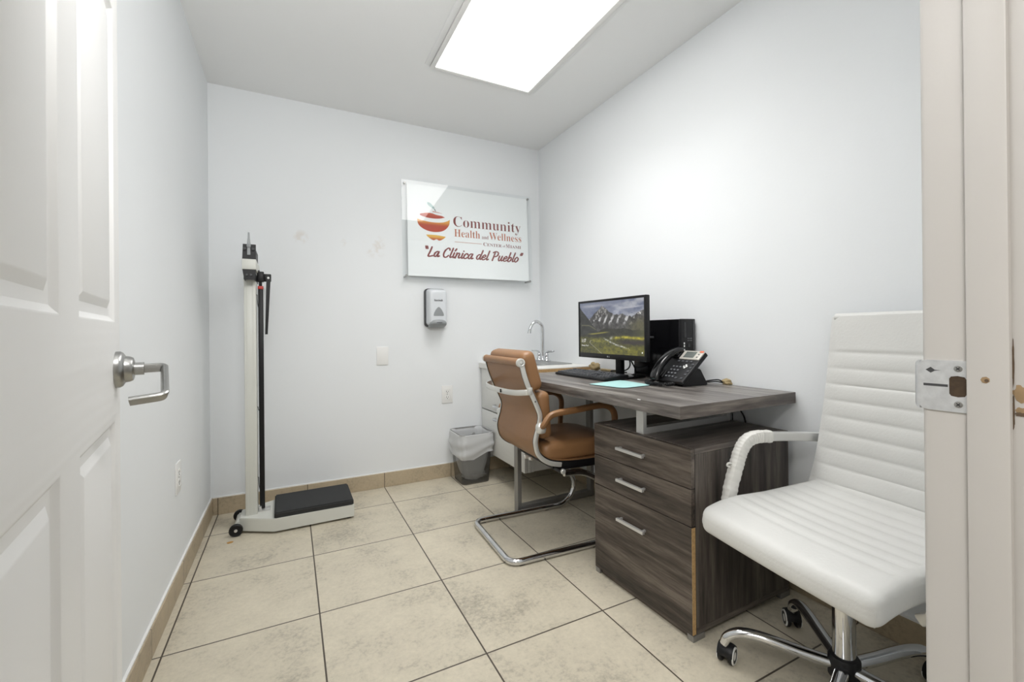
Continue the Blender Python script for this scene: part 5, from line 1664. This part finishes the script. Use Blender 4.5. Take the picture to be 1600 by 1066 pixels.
def keyboard():
    y0, L, x0, D = 1.648, 0.432, 1.336, 0.148
    t = thing('keyboard', 'black full-size keyboard in front of the monitor', 'keyboard', (x0, y0, ZD), 0)
    zb = lambda x: 0.010 + (x / D) * 0.012
    mb = MB()
    prof = [(0, 0.002), (0.006, 0.0005), (D, 0.006), (D + 0.002, 0.010), (D, zb(D) + 0.004), (0.004, zb(0) + 0.003), (0, zb(0))]
    mb.prism([(x, z) for x, z in prof], 0, L, AX((0, L, 0), (1, 0, 0), (0, 0, 1), (0, -1, 0)))
    bmesh.ops.bevel(mb.bm, geom=list(mb.bm.edges), offset=0.0012, segments=2, affect='EDGES')
    part('body', mb, M_BLACK, t, local=True)
    p = 0.0190
    def keymesh(w, d=0.0158, h=0.0075):
        m = MB()
        a, b = w / 2, d / 2
        m.add([(-b, -a, 0), (b, -a, 0), (b, a, 0), (-b, a, 0), (-b + 0.002, -a + 0.0018, h), (b - 0.0012, -a + 0.0018, h), (b - 0.0012, a - 0.0018, h), (-b + 0.002, a - 0.0018, h)],
              [(0, 1, 2, 3), (4, 5, 6, 7), (0, 1, 5, 4), (1, 2, 6, 5), (2, 3, 7, 6), (3, 0, 4, 7)])
        return finish(m, 'key', M_KEY, smooth=False)
    rows = [   # from the front edge: (offset in units, widths)
        ([(0, 1.25), (1.25, 1.25), (2.5, 1.25), (3.75, 6.25), (10, 1.25), (11.25, 1.25), (12.5, 1.25), (13.75, 1.25), (15.3, 1), (16.3, 1), (17.3, 1), (18.6, 2), (20.6, 1)]),
        ([(0, 2.25)] + [(2.25 + i, 1) for i in range(10)] + [(12.25, 2.75), (16.3, 1), (18.6, 1), (19.6, 1), (20.6, 1), (21.6, 1)]),
        ([(0, 1.75)] + [(1.75 + i, 1) for i in range(11)] + [(12.75, 2.25), (18.6, 1), (19.6, 1), (20.6, 1)]),
        ([(0, 1.5)] + [(1.5 + i, 1) for i in range(12)] + [(13.5, 1.5), (15.3, 1), (16.3, 1), (17.3, 1), (18.6, 1), (19.6, 1), (20.6, 1), (21.6, 1)]),
        ([(i, 1) for i in range(13)] + [(13, 2), (15.3, 1), (16.3, 1), (17.3, 1), (18.6, 1), (19.6, 1), (20.6, 1), (21.6, 1)]),
        ([(0, 1)] + [(2 + i, 1) for i in range(4)] + [(6.5 + i, 1) for i in range(4)] + [(11 + i, 1) for i in range(4)] + [(15.3, 1), (16.3, 1), (17.3, 1)])]
    cache = {}
    first = None
    todo = []
    for j, row in enumerate(rows):
        xx = 0.020 + j * p + (0.006 if j == 5 else 0)
        for off, w in row:
            yy = L - 0.008 - (off + w / 2) * (L - 0.016) / 22.7
            todo.append((yy, xx, w))
    todo.sort()
    rest = MB()
    for n_, (yy, xx, w) in enumerate(todo):
        kw = w * (L - 0.016) / 22.7 - 0.0024
        if n_ < 98:
            if w not in cache:
                cache[w] = keymesh(kw)
            o = bpy.data.objects.new('key', cache[w]); COL.objects.link(o)
            o.parent = t; o.location = (xx, yy, zb(xx) + 0.0018); o.rotation_euler = (0, -0.08, 0)
        else:
            rest.box(xx - 0.0079, yy - kw / 2, zb(xx) + 0.001, xx + 0.0079, yy + kw / 2, zb(xx) + 0.009, 0.0012, 1)
    o = part('far_keys', rest, M_KEY, t, local=True, smooth=False)
    o['kind'] = 'stuff'
M_KEY = mat('key_plastic', (68, 70, 74), 0.5, bump=0.03)
keyboard()

def pad():
    pts = [(1.203, 1.598), (1.408, 1.640), (1.428, 1.632), (1.434, 1.610), (1.418, 1.440), (1.408, 1.428), (1.395, 1.424), (1.272, 1.412), (1.248, 1.418), (1.236, 1.436)]
    P = [Vector((x, y, 0)) for x, y in pts]
    rp = round_path(P, 0.012, 4, closed=True)
    poly = [(p.x, p.y) for p in rp]
    t = thing('mouse_pad', 'pale teal mouse pad with dark rubber edge beside the keyboard', 'mouse pad', (1.33, 1.52, ZD))
    part('rubber_base', MB().prism(poly, ZD + 0.0002, ZD + 0.0022), M_RUBBER, t, smooth=False)
    c = Vector((1.325, 1.525, 0))
    inner = [(c.x + (x - c.x) * 0.985, c.y + (y - c.y) * 0.985) for x, y in poly]
    part('cloth_top', MB().prism(inner, ZD + 0.0022, ZD + 0.0034), M_TEAL, t, smooth=False)
pad()

def phone():
    t = thing('desk_phone', 'black office telephone with handset, keypad and silver display on the desk', 'telephone', (1.474, 1.318, ZD), R(-6))
    U = Vector((0.731, 0, 0.682)); V = Vector((0, 1, 0)); N = Vector((-0.682, 0, 0.731))
    m = AX((0.004, 0, 0.020), U, V, N)          # slab frame: u up the slope, v towards the handset, w off the face
    body = MB().box(0, 0, -0.020, 0.184, 0.176, 0.0, 0.005, 3, mtx=m)
    bd = part('body', body, M_BLACK, t, local=True)
    ft = MB()
    ft.prism([(0.020, 0.0), (0.160, 0.0), (0.163, 0.006), (0.124, 0.072), (0.093, 0.078)], 0.010, 0.164, AX((0, 0.180, 0), (1, 0, 0), (0, 0, 1), (0, -1, 0)))
    bmesh.ops.bevel(ft.bm, geom=list(ft.bm.edges), offset=0.003, segments=2, affect='EDGES')
    part('stand', ft, M_BLACK, t, local=True)
    # display head
    hd = part('display_panel', MB().box(0.132, 0.004, -0.012, 0.186, 0.122, 0.005, 0.004, 3, mtx=m), M_PANEL, bd, local=True, label='silver display panel')
    part('display_window', MB().box(0.141, 0.040, 0.004, 0.178, 0.102, 0.0058, 0.001, mtx=m), M_LCD, hd, local=True)
    part('display_line', MB().box(0.146, 0.048, 0.0058, 0.148, 0.096, 0.0061, mtx=m).box(0.157, 0.048, 0.0058, 0.159, 0.088, 0.0061, mtx=m).box(0.168, 0.058, 0.0058, 0.171, 0.096, 0.0061, mtx=m), M_DKGREY, hd, local=True)
    part('message_lamp', MB().box(0.174, 0.006, 0.004, 0.1845, 0.026, 0.0062, 0.002, mtx=m), M_LAMP, hd, local=True, label='orange message lamp')
    kk = MB()
    for u, v in ((0.163, 0.022), (0.147, 0.022)):
        kk.box(u - 0.003, v - 0.004, 0.004, u + 0.003, v + 0.004, 0.0062, 0.001, mtx=m)
    part('panel_button', kk, M_DKGREY, hd, local=True)
    km = finish(MB().box(-0.0048, -0.0068, 0, 0.0048, 0.0068, 0.0035, 0.0015, 2), 'phone_key', M_KEY)
    lm = finish(MB().box(-0.0016, -0.0022, 0.0035, 0.0016, 0.0022, 0.0038), 'key_legend', M_GREYP, smooth=False)
    def key(u, v, legend=True):
        o = bpy.data.objects.new('phone_key', km); COL.objects.link(o)
        o.parent = bd
        o.matrix_local = m @ Matrix.Translation((u, v, -0.0002))
        if legend:
            l = MB()
            for a in km.vertices[:0]:
                pass
    lg = MB()
    for i in range(4):
        for j in range(3):
            u, v = 0.026 + 0.0200 * i, 0.116 - 0.0205 * j
            key(u, v)
            lg.box(u - 0.0018, v - 0.0022, 0.0030, u + 0.0018, v + 0.0022, 0.0036, mtx=m)
    for j in range(4):
        key(0.121, 0.112 - 0.025 * j)
    for i, v in ((0.022, 0.052), (0.022, 0.020), (0.045, 0.014), (0.064, 0.014), (0.105, 0.016), (0.085, 0.016)):
        key(i, v)
    part('key_legend', lg, M_GREYP, bd, local=True, smooth=False)
    nav = MB().box(0.0855, 0.036, 0.0, 0.0945, 0.060, 0.0042, 0.002, mtx=m).box(0.078, 0.0435, 0.0, 0.102, 0.0525, 0.0044, 0.002, mtx=m)
    part('navigation_pad', nav, M_WHITEP, bd, local=True, label='white navigation cross')
    part('navigation_ok', MB().box(0.0868, 0.0448, 0.0040, 0.0932, 0.0512, 0.0052, 0.0015, mtx=m), M_DKGREY, bd, local=True)
    for ua, ub in ((0.010, 0.055), (0.138, 0.182)):
        part('cradle', MB().box(ua, 0.126, -0.001, ub, 0.174, 0.010, 0.006, 3, mtx=m), M_BLACK, bd, local=True)
    hp = catmull([(-0.010, 0.150, 0.012), (0.000, 0.150, 0.022), (0.028, 0.150, 0.033), (0.076, 0.150, 0.040), (0.118, 0.150, 0.037), (0.150, 0.150, 0.029), (0.172, 0.150, 0.018), (0.180, 0.150, 0.006)], 6)
    n = len(hp)
    sc = [1.0 + 0.12 * (abs(2 * i / (n - 1) - 1)) ** 2 for i in range(n)]
    hs = MB().bar([m @ p for p in hp], 0.046, 0.026, up=m.to_3x3() @ Vector((0, 0, 1)), c=0.42, scale=sc)
    hs.box(0.004, 0.128, 0.008, 0.046, 0.172, 0.024, 0.008, 3, mtx=m).box(0.142, 0.128, 0.008, 0.182, 0.172, 0.024, 0.008, 3, mtx=m)
    part('handset', hs, M_BLACKG, t, local=True, angle=50)
    # coiled cord, in world coordinates
    Z = ZD + 0.0105
    ax = catmull([(1.545, 1.508, Z + 0.012), (1.500, 1.512, Z), (1.448, 1.490, Z), (1.418, 1.450, Z), (1.413, 1.405, Z), (1.432, 1.362, Z), (1.462, 1.345, Z + 0.003)], 40)
    hl = []
    turn = 0
    for i, p in enumerate(ax):
        d = (ax[min(i + 1, len(ax) - 1)] - ax[max(i - 1, 0)])
        turn += d.length / 2 / 0.0060 * 2 * math.pi
        d.normalize()
        s = d.cross(Vector((0, 0, 1))).normalized(); u_ = s.cross(d)
        hl.append(p + (s * math.cos(turn) + u_ * math.sin(turn)) * 0.0072)
    # resample finely enough for round coils
    part('coiled_cord', MB().tube(hl, 0.0023, 6), M_BLACK, t)
    cb = MB()
    cb.tube(catmull([(1.622, 1.335, ZD + 0.012), (1.660, 1.335, ZD + 0.016), (1.700, 1.315, ZD + 0.020), (1.716, 1.300, ZD + 0.010), (1.728, 1.290, ZD + 0.006)], 8), 0.003, 8)
    cb.tube(catmull([(1.622, 1.350, ZD + 0.010), (1.672, 1.345, ZD + 0.009), (1.704, 1.322, ZD + 0.011), (1.722, 1.302, ZD + 0.006)], 8), 0.0027, 8)
    part('cable', cb, M_BLACK, t)
M_PANEL = mat('silver_plastic', (190, 186, 178), 0.4, 0.2)
M_LCD = mat('grey_display_glass', (104, 110, 106), 0.2)
M_LAMP = mat('orange_lamp_plastic', (226, 118, 84), 0.35)
phone()

# cables hanging between desk top and pedestal
def wires():
    mb = MB()
    mb.tube(catmull([(1.7415, 1.290, 0.772), (1.7410, 1.286, 0.74), (1.7405, 1.262, 0.70), (1.7405, 1.235, 0.66), (1.7405, 1.215, 0.62), (1.7408, 1.20, 0.50), (1.7408, 1.22, 0.30), (1.7308, 1.25, 0.10), (1.728, 1.26, 0.004)], 8), 0.0030, 8)
    mb.tube(catmull([(1.7415, 1.320, 0.772), (1.7410, 1.318, 0.74), (1.7405, 1.300, 0.70), (1.7405, 1.284, 0.66), (1.7405, 1.275, 0.62), (1.7408, 1.28, 0.40), (1.7308, 1.29, 0.10), (1.728, 1.29, 0.004)], 8), 0.0022, 8)
    solo('power_cable', mb, M_BLACK, 'thin black cables hanging down the right wall behind the desk', 'cable', origin=(1.728, 1.27, 0.004))
wires()

def lump(name, label, c, r, seed, m, cat):
    def f(u, v):
        a, e = 2 * math.pi * u, math.pi * v
        q = Vector((math.cos(a) * math.sin(e), math.sin(a) * math.sin(e), math.cos(e)))
        k = 1 + 0.45 * noise.noise(q * 1.7 + Vector((seed, 0, 0))) + 0.25 * noise.noise(q * 4 + Vector((0, seed, 0)))
        z = r[2] * q.z * k
        return Vector((c[0] + r[0] * q.x * k, c[1] + r[1] * q.y * k, max(c[2] + 0.0003, c[2] + r[2] * 0.85 + z)))
    return solo(name, MB().grid(f, 28, 16, closed_u=True), m, label, cat, origin=c, angle=180)
lump('foam_lump', 'beige foam lump at the wall beside the phone cables', (1.722, 1.287, ZD), (0.015, 0.022, 0.013), 3, M_BEIGE, 'foam')
lump('foam_lump', 'beige foam lump at the wall behind the keyboard, left of the monitor stand', (1.682, 2.165, ZD), (0.026, 0.040, 0.026), 9, M_BEIGE, 'foam')
solo('foam_strip', MB().box(1.690, 1.95, ZD + 0.0003, 1.708, 2.125, ZD + 0.013, 0.004), M_BEIGE, 'beige foam strip along the wall behind the monitor', 'foam', origin=(1.70, 2.03, ZD))
solo('paper_slip', MB().box(1.600, 2.085, ZD + 0.0003, 1.622, 2.15, ZD + 0.007, 0.001), M_WHITEP, 'small white slip behind the keyboard', 'paper', origin=(1.61, 2.12, ZD))

# scrap on the floor by the scale
def scrap():
    pts = [(-0.372 + 0.09, 2.50), (-0.268, 2.508), (-0.255, 2.502), (-0.262, 2.494), (-0.276, 2.492)]
    solo('leaf_scrap', MB().prism(pts, 0.0006, 0.004), mat('dry_leaf', (196, 150, 84), 0.8, var=0.2, vscale=90), 'tiny tan scrap on the floor tiles near the scale wheel', 'scrap', origin=(-0.268, 2.50, 0.0005))
scrap()
